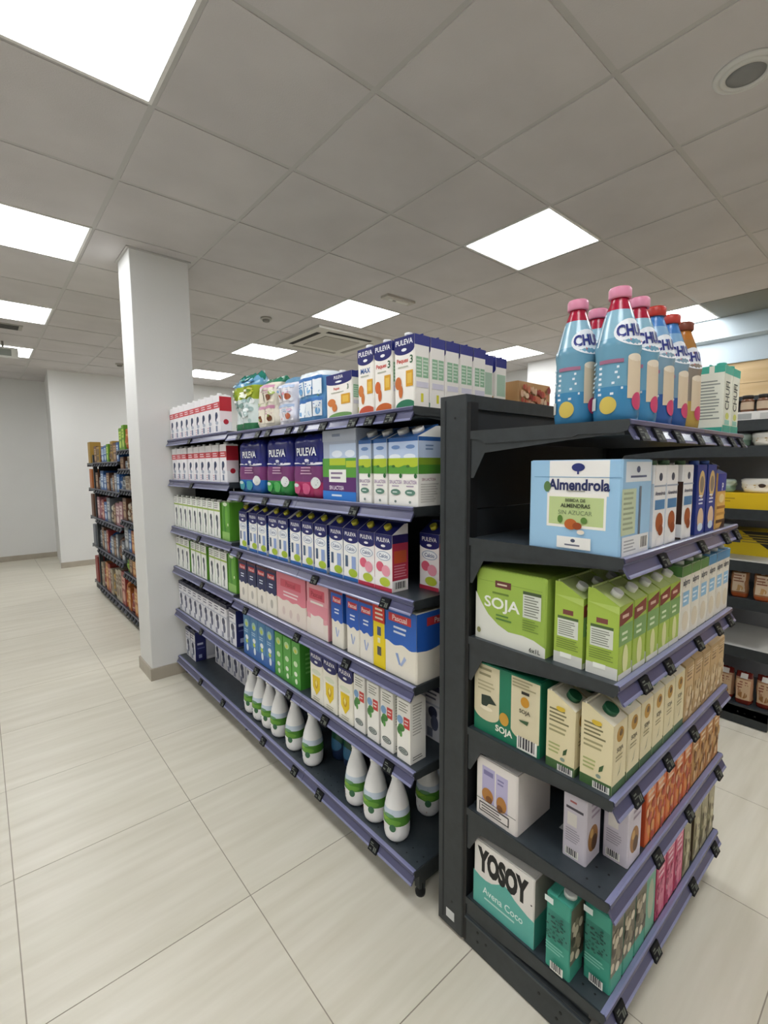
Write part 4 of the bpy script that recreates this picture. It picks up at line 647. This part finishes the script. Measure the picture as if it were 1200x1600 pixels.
sk = obj('side_kick_plate', MB().box(-0.001, 0.012, 0.028, ED - 0.004, 0.004, 0.1, M_STEEL), endc)
obj('ridge', MB().box(-0.005, -0.001, 0.03, ED - 0.01, 0.088, 0.094, M_DECK), sk)
for yy, zz in ((0.36, 0.07), (0.36, 0.04), (0.33, 0.055), (0.16, 0.06), (0.1, 0.06), (0.11, 0.035)): obj('screw', MB().cyl((-0.001, yy, zz), (-1, 0, 0), 0.004, 0.0012, M_BLACK, 8), sk)
obj('sticker', MB().box(0.13, 0.165, 0.155, 0.17, EL[1], EL[1] + 0.0006, mat('d6d8da', 0.4)), endc)
obj('sticker', MB().box(0.13, 0.165, 0.175, 0.188, EL[1], EL[1] + 0.0006, mat('b9bcc0', 0.4)), endc)

# ------------------------------------------------------------------ goods on the aisle gondola
C = 'milk_carton'
def run(kind, name, ys, z, fmt, group, cat='carton', xf=0.998):
    """ys from the column towards the camera; fmt takes the ordinal word"""
    for k, y in enumerate(ys): aisle(kind, name, fmt.format(ORD[k]), cat, group, y, z, xf)
def lin_(a, e, n): return [a + (e - a) * (k + 0.5) / n for k in range(n)]
# far bay
F0, F1, F2, F3, F4, F5 = FAR; N0, N1, N2, N3, N4, N5 = NEAR
run('red_milk', C, lin_(3.35, 2.5, 9)[:8], F5, 'red-banded milk carton on the top shelf, {} from the column', 'red-banded cartons, top shelf')
aisle('red_milk_end', C, 'red-banded milk carton on the top shelf with red side, ninth from the column', 'carton', 'red-banded cartons, top shelf', 2.545, F5)
run('red_milk', C, lin_(3.345, 3.06, 3), F4, 'red-banded milk carton on the second shelf from the top, {} from the column', 'red-banded cartons, second shelf from the top')
for k, y in enumerate(lin_(3.035, 2.44, 6)[:5] + [2.48]): aisle('red_milk' if k < 5 else 'red_milk_end', C, 'red-banded milk carton on the second shelf from the top, %s from the column' % ORD[3 + k], 'carton', 'red-banded cartons, second shelf from the top', y, F4)
run('green_milk', C, lin_(3.35, 2.555, 9), F3, 'white carton with green line on the third shelf from the top, {} from the column', 'green-lined cartons, third shelf from the top')
aisle('green_face', C, 'all-green carton on the third shelf from the top, beside the green-lined row', 'carton', None, 2.478, F3)
aisle('green_milk', C, 'white green-lined carton set back between the all-green carton and navy cartons', 'carton', None, 2.412, F3, 1.09)
ys = lin_(3.35, 3.09, 3) + lin_(3.065, 2.79, 3) + lin_(2.75, 2.485, 3)
for k, y in enumerate(ys): aisle('green_milk', C, 'white carton with green line on the fourth shelf from the top, %s from the column' % ORD[k], 'carton', 'green-lined cartons, fourth shelf from the top', y, F2)
aisle('green_face', C, 'all-green carton on the fourth shelf from the top, left of the navy cartons', 'carton', None, 2.42, F2)
run('grey_milk', C, lin_(3.34, 2.52, 9), F1, 'grey-white carton with dark top on the second lowest shelf, {} from the column', 'dark-topped cartons, second lowest shelf')
aisle('navy_side_milk', C, 'dark-topped carton standing apart with navy side beside the blue boxes', 'carton', None, 2.44, F1)
run('navy_side_milk', C, [3.3, 3.205], F0, 'dark-topped carton on the lowest shelf, {} from the column', 'dark-topped cartons, lowest shelf front', 'carton', 1.03)
run('grey_milk', C, lin_(3.08, 2.5, 6), F0, 'dark-topped carton pushed back on the lowest shelf, {} from the column', 'dark-topped cartons, lowest shelf back', 'carton', 1.13)
run('grey_milk', C, [3.3, 3.205], F0, 'dark-topped carton behind the two nearest the column, {} of its row', 'dark-topped cartons, lowest shelf second row', 'carton', 1.105)
run('grey_milk', C, lin_(3.34, 2.7, 7), F1, 'dark-topped carton in the second row of the second lowest shelf, {} from the column', 'dark-topped cartons, second row', 'carton', 1.072)
# near bay, top shelf
PK = 'wrapped_pack'
aisle('yellow_green_pack', PK, 'crinkled film pack with yellow-green middle, beside the red-banded cartons', 'pack', None, 2.232, N5)
aisle('hazelnut_pack', PK, 'film pack with brown nut pictures and green top edge', 'pack', None, 1.995, N5)
aisle('pink_white_pack', PK, 'pink and white film pack left of the blue yogurt pack', 'pack', None, 1.82, N5)
aisle('blue_yogurt_pack', PK, 'blue and white film pack with round white labels on the top shelf', 'pack', None, 1.615, N5)
aisle('short_growth_milk', C, 'short wide carton with navy top between film pack and tall cartons', 'carton', None, 1.41, N5)
aisle('max_milk', C, 'tall carton reading MAX on the top shelf', 'carton', None, 1.255, N5)
aisle('orange_growth_milk', C, 'tall white and navy carton with orange base, right of the MAX carton', 'carton', None, 1.167, N5)
for k in range(5): aisle('green_growth_milk', C, ('tall carton with green base at the near corner of the top shelf', 'second tall carton behind the green-based corner carton', 'third tall carton behind the green-based corner carton', 'fourth tall carton behind the green-based corner carton', 'fifth tall carton behind the green-based corner carton')[k], 'carton', 'tall cartons one behind another', 1.068, N5, 0.998 + k * 0.068)
aisle('twelve_milk', C, 'narrow carton numbered 12 behind the row of tall cartons', 'carton', 'cartons numbered 12', 1.09, N5, 1.36)
aisle('twelve_milk', C, 'last narrow carton numbered 12 beside the cardboard box', 'carton', 'cartons numbered 12', 1.09, N5, 1.44)
put('craft_case', 'cardboard_box', 'flat brown cardboard box with red speckled print behind the bottles', 'box', None, 1.64, 1.075, N5 + 0.0005, 0)
# second shelf from the top
aisle('teal_bottom_pack', PK, 'film-wrapped navy milk pack with blue base', 'pack', 'wrapped navy milk packs', 2.165, N4)
aisle('green_bottom_pack', PK, 'film-wrapped navy milk pack with green base', 'pack', 'wrapped navy milk packs', 1.885, N4)
aisle('pink_bottom_pack', PK, 'film-wrapped navy milk pack with pink base', 'pack', 'wrapped navy milk packs', 1.642, N4)
aisle('meadow_case', 'milk_case', 'milk case printed with meadow above purple and blue bands', 'box', None, 1.416, N4)
run('sky_meadow_milk', C, [1.264, 1.184, 1.108, 1.042], N4, 'sky and meadow milk carton with slanted cap, {} from the meadow case', 'sky and meadow cartons')
aisle('sky_meadow_milk', C, 'sky and meadow carton behind the nearest one, beside the upright', 'carton', None, 1.042, N4, 1.105)
# third shelf
ys = [2.26, 2.145, 2.05, 1.94, 1.85, 1.742, 1.645, 1.55, 1.443, 1.352]
run('calcium_milk', C, ys, N3, 'navy-topped calcium milk carton with blue figures, {} from the bay joint', 'navy-topped calcium cartons')
run('pink_calcium_milk', C, [1.262, 1.172], N3, 'calcium milk carton with pink splash, {} from the column', 'pink calcium cartons')
aisle('pink_calcium_milk', C, 'calcium carton with pink splash set back alone beside the upright', 'carton', None, 1.075, N3, 1.115)
# fourth shelf
run('navy_cream_milk', C, [2.285, 2.18, 2.075, 1.975], N2, 'navy and cream milk carton with red label, {} from the column', 'navy and cream cartons')
aisle('pink_case', 'milk_case', 'wide pink and cream milk case', 'box', None, 1.795, N2)
aisle('pink_window_case', 'milk_case', 'narrow pink milk case with framed picture', 'box', None, 1.585, N2)
run('blue_cream_milk', C, [1.445, 1.346, 1.268], N2, 'blue and cream milk carton with red label, {} from the pink cases', 'blue and cream cartons')
aisle('yellow_promo_carton', C, 'narrow yellow carton with red top beside the big blue case', 'carton', None, 1.197, N2)
aisle('blue_case', 'milk_case', 'big blue and cream milk case against the upright', 'box', None, 1.092, N2)
# second lowest shelf
run('blue_drink_box', 'drink_carton', lin_(2.3, 1.965, 4), N1, 'blue drink carton with pale spots, {} from the column', 'blue drink cartons')
run('green_drink_box', 'drink_carton', lin_(1.958, 1.728, 3), N1, 'green drink carton with pale spots, {} from the blue ones', 'green drink cartons')
run('omega_milk', C, [1.6, 1.503, 1.4], N1, 'navy-topped carton with yellow shield, {} from the green cartons', 'yellow shield cartons')
run('meadow_milk', C, [1.313, 1.235, 1.16, 1.077], N1, 'white gable carton with red square, {} from the yellow shield cartons', 'red square cartons')
run('grey_milk', C, [1.1, 1.19], N1, 'dim carton far back behind the red square cartons, {} from the upright', 'dim cartons at the back', 'carton', 1.16)
# lowest shelf
for k, y in enumerate([2.305, 2.207, 2.105, 2.005, 1.86, 1.71]):
    put('blue_print_bottle', 'milk_bottle', 'white milk bottle with green label and blue lettering, %s from the column' % ORD[k], 'bottle', 'white bottles with blue lettering', 1.04, y, N0 + 0.0005, -HALF - 0.25)
for k, y in enumerate([1.39, 1.275, 1.158]):
    put('red_print_bottle', 'milk_bottle', 'white milk bottle with green label and red lettering, %s from the column' % ORD[k], 'bottle', 'white bottles with red lettering', 1.04, y, N0 + 0.0005, -HALF - 0.25)
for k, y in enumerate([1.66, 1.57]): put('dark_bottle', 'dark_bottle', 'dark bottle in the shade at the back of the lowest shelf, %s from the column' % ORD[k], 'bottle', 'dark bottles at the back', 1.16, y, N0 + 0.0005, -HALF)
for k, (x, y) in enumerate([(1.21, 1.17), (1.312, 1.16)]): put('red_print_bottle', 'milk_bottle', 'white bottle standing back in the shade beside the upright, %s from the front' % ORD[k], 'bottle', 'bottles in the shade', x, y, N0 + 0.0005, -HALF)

# ------------------------------------------------------------------ goods on the end display
E0, E1, E2, E3, E4, E5 = EL
DC = 'drink_carton'
HB = 'drink_bottle'
for k, (kd, x, y, lb) in enumerate([('pink_cap_bottle', 1.092, 0.574, 'pink-capped bottle behind the tallest-looking bottle, nearest the upright'), ('pink_cap_bottle', 1.192, 0.574, 'half hidden pink-capped bottle in the back row'),
        ('pink_cap_bottle', 1.086, 0.476, 'pink-capped bottle at the near left corner, tallest in the photo'), ('pink_cap_bottle', 1.185, 0.476, 'pink-capped bottle next to the red-capped ones'),
        ('red_cap_bottle', 1.284, 0.476, 'first red-capped bottle, next to the pink caps'), ('red_cap_bottle', 1.383, 0.476, 'second red-capped bottle, next to the brown caps'),
        ('brown_cap_bottle', 1.444, 0.53, 'brown-capped bottle half hidden behind the last one'), ('brown_cap_bottle', 1.484, 0.462 - 0.006, 'last brown-capped bottle beside the teal cartons')]):
    if k == 6: x = 1.44; y = 0.574
    if k == 7: x = 1.482; y = 0.476
    put(kd, HB, lb, 'bottle', 'horchata bottles on the top shelf', x, y, E5 + 0.0005, -0.26)
for k, x in enumerate((1.745, 1.828)): front('horchata_carton', DC, 'white and teal carton reading CHUFI on the top shelf, %s from the bottles' % ORD[k], 'carton', 'white and teal cartons', x, E5)
def crow(kind, xs, z, fmt, group, yf=0.432, cat='carton'):
    for k, x in enumerate(xs): front(kind, DC, fmt.format(ORD[k]), cat, group, x, z, yf)
# second shelf from the top
put('almond_case', 'drink_case', 'pale blue case reading Almendrola at the shelf corner', 'box', None, 1.03 + 0.08, 0.432 + 0.11, E4 + 0.0005, -HALF)
crow('almond_carton', [1.242, 1.322], E4, 'white almond drink carton, {} from the pale blue case', 'white almond cartons')
front('cocoa_almond_carton', DC, 'white almond carton with dark brown side beside the blue cartons', 'carton', None, 1.438, E4)
crow('oat_blue_carton', [1.548, 1.64], E4, 'deep blue drink carton with gold oval, {} from the white cartons', 'deep blue cartons')
front('striped_carton', DC, 'blue-topped carton with orange stripes at the end of its shelf', 'carton', None, 1.74, E4)
crow('almond_carton', [1.242, 1.322], E4, 'white almond carton in the second row, {} from the pale blue case', 'white almond cartons, second row', 0.512)
# third
put('soy_case', 'drink_case', 'lime green case with large white SOJA lettering', 'box', None, 1.035 + 0.12, 0.602 + 0.1075, E3 + 0.0005, -HALF)
crow('soy_carton', [1.08, 1.157, 1.236, 1.312, 1.384], E3, 'lime green soy carton with red corner, {} from the left corner', 'lime soy cartons, front row')
crow('soy_carton', [1.08, 1.157, 1.236, 1.312, 1.384], E3, 'lime green soy carton in the second row, {} from the left', 'lime soy cartons, second row', 0.513)
crow('oat_green_carton', [1.466, 1.542, 1.618], E3, 'white oat carton with green top, {} from the lime ones', 'green-topped oat cartons')
crow('oat_sky_carton', [1.696, 1.772, 1.842], E3, 'white oat carton with sky blue top, {} from the green-topped ones', 'sky-topped oat cartons')
crow('oat_green_carton', [1.466, 1.542, 1.618], E3, 'green-topped oat carton in the second row, {} from the left', 'green-topped oat cartons, second row', 0.51)
crow('oat_sky_carton', [1.696, 1.772, 1.842], E3, 'sky-topped oat carton in the second row, {} from the left', 'sky-topped oat cartons, second row', 0.51)
# fourth
put('soy_wrap_case', 'drink_case', 'dark green and cream case reading SOJA against the upright', 'box', None, 1.035 + 0.1, 0.612 + 0.105, E2 + 0.0005, -HALF)
crow('cream_soy_carton', [1.074, 1.152, 1.229, 1.306, 1.383, 1.46], E2, 'cream soy carton with green cap, {} from the left corner', 'cream soy cartons, front row')
crow('tan_carton', [1.538, 1.615, 1.692, 1.769, 1.842], E2, 'tan drink carton at the end of the cream row, {} from the cream ones', 'tan cartons')
crow('cream_soy_carton', [1.07, 1.15, 1.229, 1.306, 1.383, 1.46], E2, 'cream soy carton in the second row, {} from the left', 'cream soy cartons, second row', 0.518)
crow('tan_carton', [1.538, 1.615, 1.692, 1.769, 1.842], E2, 'tan carton in the second row, {} from the cream ones', 'tan cartons, second row', 0.518)
# fifth
put('biscuit_case', 'drink_case', 'white case with two lavender pictures on the second lowest display shelf', 'box', None, 1.03 + 0.085, 0.668 + 0.0685, E1 + 0.0005, -HALF)
front('lavender_carton', DC, 'lavender carton standing alone beside the white case', 'carton', None, 1.114, E1, 0.502)
front('lavender_carton', DC, 'lavender carton in front of the orange cartons', 'carton', None, 1.187, E1, 0.432)
crow('orange_carton', [1.285, 1.355, 1.425, 1.495, 1.565], E1, 'orange carton on the second lowest display shelf, {} from the lavender one', 'orange cartons')
crow('amber_carton', [1.635, 1.705, 1.775, 1.845], E1, 'amber brown carton beside the orange ones, {} from them', 'amber cartons')
# lowest
put('yosoy_case', 'drink_case', 'white and teal case with black YOSOY lettering', 'box', None, 1.03 + 0.1, 0.61 + 0.1, E0 + 0.0005, -HALF)
front('teal_carton', DC, 'teal speckled carton beside the YOSOY case', 'carton', None, 1.058, E0, 0.508)
crow('teal_carton', [1.104, 1.174, 1.244], E0, 'teal carton on the lowest display shelf front, {} from the left', 'teal cartons, front row', 0.43)
front('mint_carton', DC, 'pale mint carton between teal and pink cartons', 'carton', None, 1.316, E0)
crow('pink_carton', [1.39, 1.462, 1.534], E0, 'pink carton on the lowest display shelf, {} from the mint one', 'pink cartons')
crow('olive_carton', [1.606, 1.7, 1.772, 1.844], E0, 'olive beige carton on the lowest display shelf, {} from the pink ones', 'olive beige cartons')
front('teal_carton', DC, 'teal carton in the second row beside the speckled one', 'carton', None, 1.145, E0, 0.505)

# ------------------------------------------------------------------ far gondola beyond the column
rnd = random.Random(11)
PAL = [('orange', 'a8602c', 'd0a468'), ('blue', '2a5790', 'b4c4d6'), ('brown', '5c3c2a', 'a88c6c'), ('red', '8a3430', 'c89c88'), ('cream', 'aaa08c', '6c523a'), ('green', '5a8a24', 'b4cc5a'), ('pink', '94646c', 'ccb8b4'), ('grey', '6a7078', 'b4b8bc'), ('yellow', '9c7c34', '4c3824')]
GK = {}
def generic(ci, W, D, H, style):
    k = (ci, round(W, 3), round(H, 3), style)
    if k in GK: return k
    nm, a, e = PAL[ci]
    if style == 'bag': K[k] = pillow(W, D, H, [(0.15, a), (0.6, e), (1.0, a)], ci, [('e', 'F', 0.5, 0.4, 0.3, 0.15, a)], 20, 10, True, 0.04, 0.004)
    else: K[k] = caseb(W, D, H, a, [('r', 'F', 0.1, 0.5, 0.9, 0.85, e), ('l', 'F', 0.2, 0.56, 0.8, 0.8, 2, a), ('e', 'F', 0.5, 0.27, 0.34, 0.16, e), ('r', 'R', 0.1, 0.1, 0.9, 0.9, a)])
    GK[k] = 1; return k
FX = 1.0; FY = 6.2
fg = tag(empty('gondola_shelving', (FX, FY, 0), -HALF), 'distant dark gondola of groceries behind the column', 'shelving')
LF = lambda y: FY - y
fa = [0.09, 0.455, 0.67, 0.95, 1.235, 1.42, 1.59]; fb = [0.09, 0.53, 0.87, 1.2, 1.49]
for z in fa: shelf(fg, LF(4.95), LF(3.95), 0.4, z, [LF(y) for y in (4.88, 4.78, 4.68, 4.58, 4.48)], thick=0.025, big=0.08, dull=True)
for z in fb: shelf(fg, LF(6.2), LF(4.95), 0.4, z, [LF(y) for y in (6.1, 5.98, 5.85, 5.7, 5.58, 5.45, 5.3, 5.15, 5.03)], thick=0.025, big=0.08, dull=True)
for lx in (0.0, LF(4.95) - 0.02, LF(3.95) - 0.04): upright(fg, lx, 0.405, 0.0, 1.58, 0.04, 0.03)
obj('back_panel', MB().box(0.003, LF(3.95) - 0.003, 0.41, 0.42, 0.05, 1.55, M_BACK), fg)
obj('end_panel', MB().box(-0.004, 0.003, 0.05, 0.42, 0.05, 1.5, M_BACK), fg)
obj('plinth', MB().box(0.003, LF(3.95) - 0.003, 0.02, 0.4, 0.0, 0.06, M_BLACK), fg)
SN = ['lowest', 'second lowest', 'third lowest', 'middle', 'third highest', 'second highest', 'top']
def fill(y0, y1, z, hmax, seq, shelfname, bayname, xf=1.012):
    y = y0; k = 0; cnt = {}
    while y > y1 + 0.05:
        ci = seq[k % len(seq)]; st = 'bag' if (k * 3 + len(shelfname)) % 4 == 1 else 'box'
        W = 0.1 + 0.02 * ((k * 7 + ci) % 4); W = min(W, y - y1); H = hmax * (0.78 + 0.2 * ((k * 5 + ci) % 4) / 3)
        H = round(H, 2); W = round(W, 2)
        if W < 0.05: break
        kd = generic(ci, W - 0.006, 0.15, H, st)
        nm = PAL[ci][0]; cnt[(nm, st)] = cnt.get((nm, st), 0) + 1
        o = ORD[cnt[(nm, st)] - 1]
        aisle(kd, 'grocery_' + st, '%s %s %s from the far end, %s shelf of the distant gondola, %s bay' % (o, nm, st, shelfname, bayname), st if st == 'bag' else 'box', 'groceries on the distant gondola', y - W / 2, z, xf)
        y -= W; k += 1
seqA = [[0, 3, 0, 3], [5, 2, 0], [7, 1, 0], [2, 4, 2, 3], [7, 4, 2, 1], [2, 7, 4, 2], [5, 5, 0]]
hA = [0.28, 0.17, 0.22, 0.22, 0.14, 0.12, 0.24]
for z, h, s, n in zip(fa, hA, seqA, ['lowest', 'second lowest', 'third lowest', 'middle', 'third highest', 'second highest', 'top']): fill(4.94, 4.36, z, h, s, n, 'near')
seqB = [[4, 3, 0, 3, 4, 8, 4], [7, 2, 7, 3, 1, 7, 2], [6, 6, 3, 1, 7, 4, 2], [2, 7, 1, 1, 2, 7], [2, 8, 2, 1, 1, 5]]
hB = [0.34, 0.26, 0.26, 0.2, 0.2]
for z, h, s, n in zip(fb, hB, seqB, ['lowest', 'second lowest', 'middle', 'second highest', 'top']): fill(6.19, 4.96, z, h, s, n, 'far')
# end display closing the distant gondola, seen edge-on
fe = tag(empty('end_display_shelving', (1.0, 6.24, 0), 0), 'distant end display seen edge-on at the far end of the distant gondola', 'shelving')
for z in fb:
    s = obj('shelf', MB().box(0.0, 0.86, 0.0, 0.34, z - 0.025, z, M_DECK), fe)
    obj('price_rail', railbar(0.0, 0.86, z, 0.34, True), s)
obj('upright', MB().box(0.0, 0.04, -0.035, -0.002, 0, 1.58, M_STEEL), fe); obj('plinth', MB().box(0.01, 0.85, 0.0, 0.32, 0, 0.06, M_BLACK), fe)
for k, (z, h, c) in enumerate(zip(fb, (0.3, 0.24, 0.26, 0.22, 0.24), (3, 7, 2, 0, 8))):
    kd = generic(c, 0.11, 0.15, round(h, 2), 'box')
    put(kd, 'grocery_box', '%s box on the %s shelf of the distant edge-on display' % (PAL[c][0], ('lowest', 'second lowest', 'middle', 'second highest', 'top')[k]), 'box', 'boxes on the distant edge-on display', 1.06, 6.24 + 0.2, z + 0.0005, math.pi)
for (y, lb, c) in ((4.66, 'bright green box standing on top of the distant gondola', 5), ):
    pass

# ------------------------------------------------------------------ gondola at the right edge
RX = 3.092; RY = 2.0
rg = tag(empty('gondola_shelving', (RX, RY, 0), -HALF), 'dark gondola with grey decks cut by the right edge of the picture', 'shelving')
LR = lambda y: RY - y
RW = LR(0.5); RD = 0.5
RL = [0.105, 0.43, 0.7, 0.905, 1.185, 1.52, 1.655]
for k, z in enumerate(RL):
    s = obj('shelf', MB().box(0.004, RW - 0.004, 0.004, RD, z - 0.03, z - 0.001, M_STEEL), rg)
    obj('deck_sheet', MB().box(0.006, RW - 0.006, 0.014, RD, z - 0.001, z, M_GREYDECK if k in (1, 3) else M_DECK), s)
    obj('front_edge', MB().box(0.0, RW, 0.0, 0.006, z - 0.055, z + 0.002, M_STEEL), s)
obj('back_panel', MB().box(0.0, RW, RD + 0.002, RD + 0.015, 0.05, 1.81, mat('85868a', 0.6)), rg)
for lx in (0.0, RW - 0.03): upright(rg, lx, RD - 0.03, 0, 1.815, 0.03, 0.03)
obj('top_cap', MB().box(0, RW, 0.3, RD + 0.02, 1.79, 1.815, M_STEEL), rg)
kp = obj('kick_plate', MB().box(0.0, RW, 0.0, 0.01, 0.004, 0.1, M_STEEL), rg)
for yy in (0.13, 0.1, 0.055): obj('screw', MB().cyl((RW - yy, 0, 0.07), (0, -1, 0), 0.004, 0.0015, M_BLACK, 8), kp)
obj('side_plate', MB().box(RW - 0.01, RW, 0.01, RD, 0.004, 0.075, M_STEEL), rg)
K['biscuit_pack'] = pillow(0.085, 0.07, 0.165, [(0.14, 'a8542c'), (0.9, '9a6a48'), (1.0, 'a4442c')], 21, [('r', 'F', 0.16, 0.2, 0.84, 0.82, 'cdb79c'), ('l', 'F', 0.22, 0.5, 0.78, 0.78, 3, '8a5a44'), ('e', 'F', 0.5, 0.32, 0.24, 0.1, 'b8905e'), ('r', 'F', 0.4, 0.86, 0.6, 0.96, 'e6e2da')], 24, 14, True, 0.02, 0.0015)
K['dark_biscuit_pack'] = pillow(0.085, 0.07, 0.175, [(0.12, '7a2a1c'), (0.86, 'b4886a'), (1.0, '6a1f18')], 22, [('r', 'F', 0.14, 0.16, 0.86, 0.8, 'cfb08e'), ('l', 'F', 0.2, 0.5, 0.8, 0.76, 3, '8a4a34'), ('e', 'F', 0.5, 0.3, 0.24, 0.1, '9a6a3a'), ('r', 'F', 0.3, 0.84, 0.7, 0.97, 'eae6de')], 24, 14, True, 0.02, 0.0015)
K['yellow_tray'] = caseb(0.6, 0.3, 0.085, 'dcb81e', [('l', 'F', 0.05, 0.4, 0.95, 0.75, 2, 'b08a1a')])
K['yellow_box'] = caseb(0.42, 0.2, 0.14, 'd9bc22', [('p', 'F', [(0.6, 1), (1, 0.1), (1, 1)], '2c2a24'), ('l', 'F', 0.62, 0.5, 0.98, 0.9, 4, 'a08a3a'), ('r', 'F', 0.3, 0.5, 0.6, 0.66, '4a4d5a')])
K['white_bag'] = pillow(0.17, 0.14, 0.075, [(0.6, 'ece6d8'), (1.0, 'f2efe8')], 31, [('e', 'F', 0.6, 0.5, 0.1, 0.14, '4a3a34'), ('l', 'F', 0.2, 0.3, 0.5, 0.6, 2, 'c09a5a')], 24, 10, False, 0.06, 0.004)
K['green_bag'] = pillow(0.15, 0.12, 0.07, [(0.5, '8fae9c'), (1.0, 'b9ccc2')], 33, [('e', 'F', 0.5, 0.5, 0.2, 0.2, '7a6a3a')], 24, 10, False, 0.06, 0.004)
_jp = [(0.026, 0), (0.03, 0.004), (0.03, 0.06), (0.027, 0.068), (0.022, 0.072)]
K['jar'] = bottle(_jp, mat('6a4630', 0.25), [(0.026, 0.072), (0.026, 0.088), (0.024, 0.09)], '2a2624', [('r', 'F', 0.3, 0.2, 0.7, 0.75, 'b9a48c')], 18)
K['jar_tray'] = caseb(0.3, 0.14, 0.045, 'e6e4df', [('r', 'F', 0.1, 0.15, 0.5, 0.8, 'a9aba8'), ('r', 'F', 0.62, 0.15, 0.95, 0.8, 'c4c4c0')])
def right(kind, name, label, cat, group, y, z, xf): return put(kind, name, label, cat, group, xf + K[kind][1][1] / 2, y, z + 0.0005, -HALF)
for k, y in enumerate((0.8, 0.71, 0.62, 0.53)): right('dark_biscuit_pack', 'biscuit_pack', 'dark red biscuit pack on the lowest shelf at the right edge, %s from the display' % ORD[k], 'biscuit pack', 'dark red biscuit packs', y, RL[0], 3.12 + 0.02 * (k % 2))
for k, y in enumerate((0.86, 0.765, 0.67, 0.565)): right('biscuit_pack', 'biscuit_pack', 'orange brown biscuit pack on the shelf at the right edge, %s from the display' % ORD[k], 'biscuit pack', 'orange brown biscuit packs', y, RL[2], 3.12 if k < 3 else 3.105)
right('yellow_box', 'snack_box', 'yellow box with black slanted corner on a grey deck', 'box', None, 0.76, RL[3], 3.32)
right('yellow_tray', 'snack_tray', 'long low yellow tray under the white bags', 'tray', None, 0.85, RL[4], 3.105)
right('white_bag', 'snack_bag', 'white bag lying in the yellow tray', 'bag', None, 0.62, RL[4] + 0.088, 3.14)
right('green_bag', 'snack_bag', 'greenish bag in the yellow tray left of the white bag', 'bag', None, 0.8, RL[4] + 0.088, 3.14)
right('white_bag', 'snack_bag', 'white bag lying on the shelf under the jars', 'bag', None, 0.58, RL[5], 3.11)
right('green_bag', 'snack_bag', 'pale green bag on the shelf under the jars', 'bag', None, 0.74, RL[5], 3.11)
right('jar_tray', 'jar_tray', 'white cardboard tray holding jars at the right edge', 'tray', None, 0.66, RL[6], 3.11)
for k in range(4): put('jar', 'jar', 'small brown jar with dark lid in the white tray, %s from the display' % ORD[k], 'jar', 'jars in the white tray', 3.18, 0.765 - k * 0.07, RL[6] + 0.0475, -HALF)
bpy.context.view_layer.update()
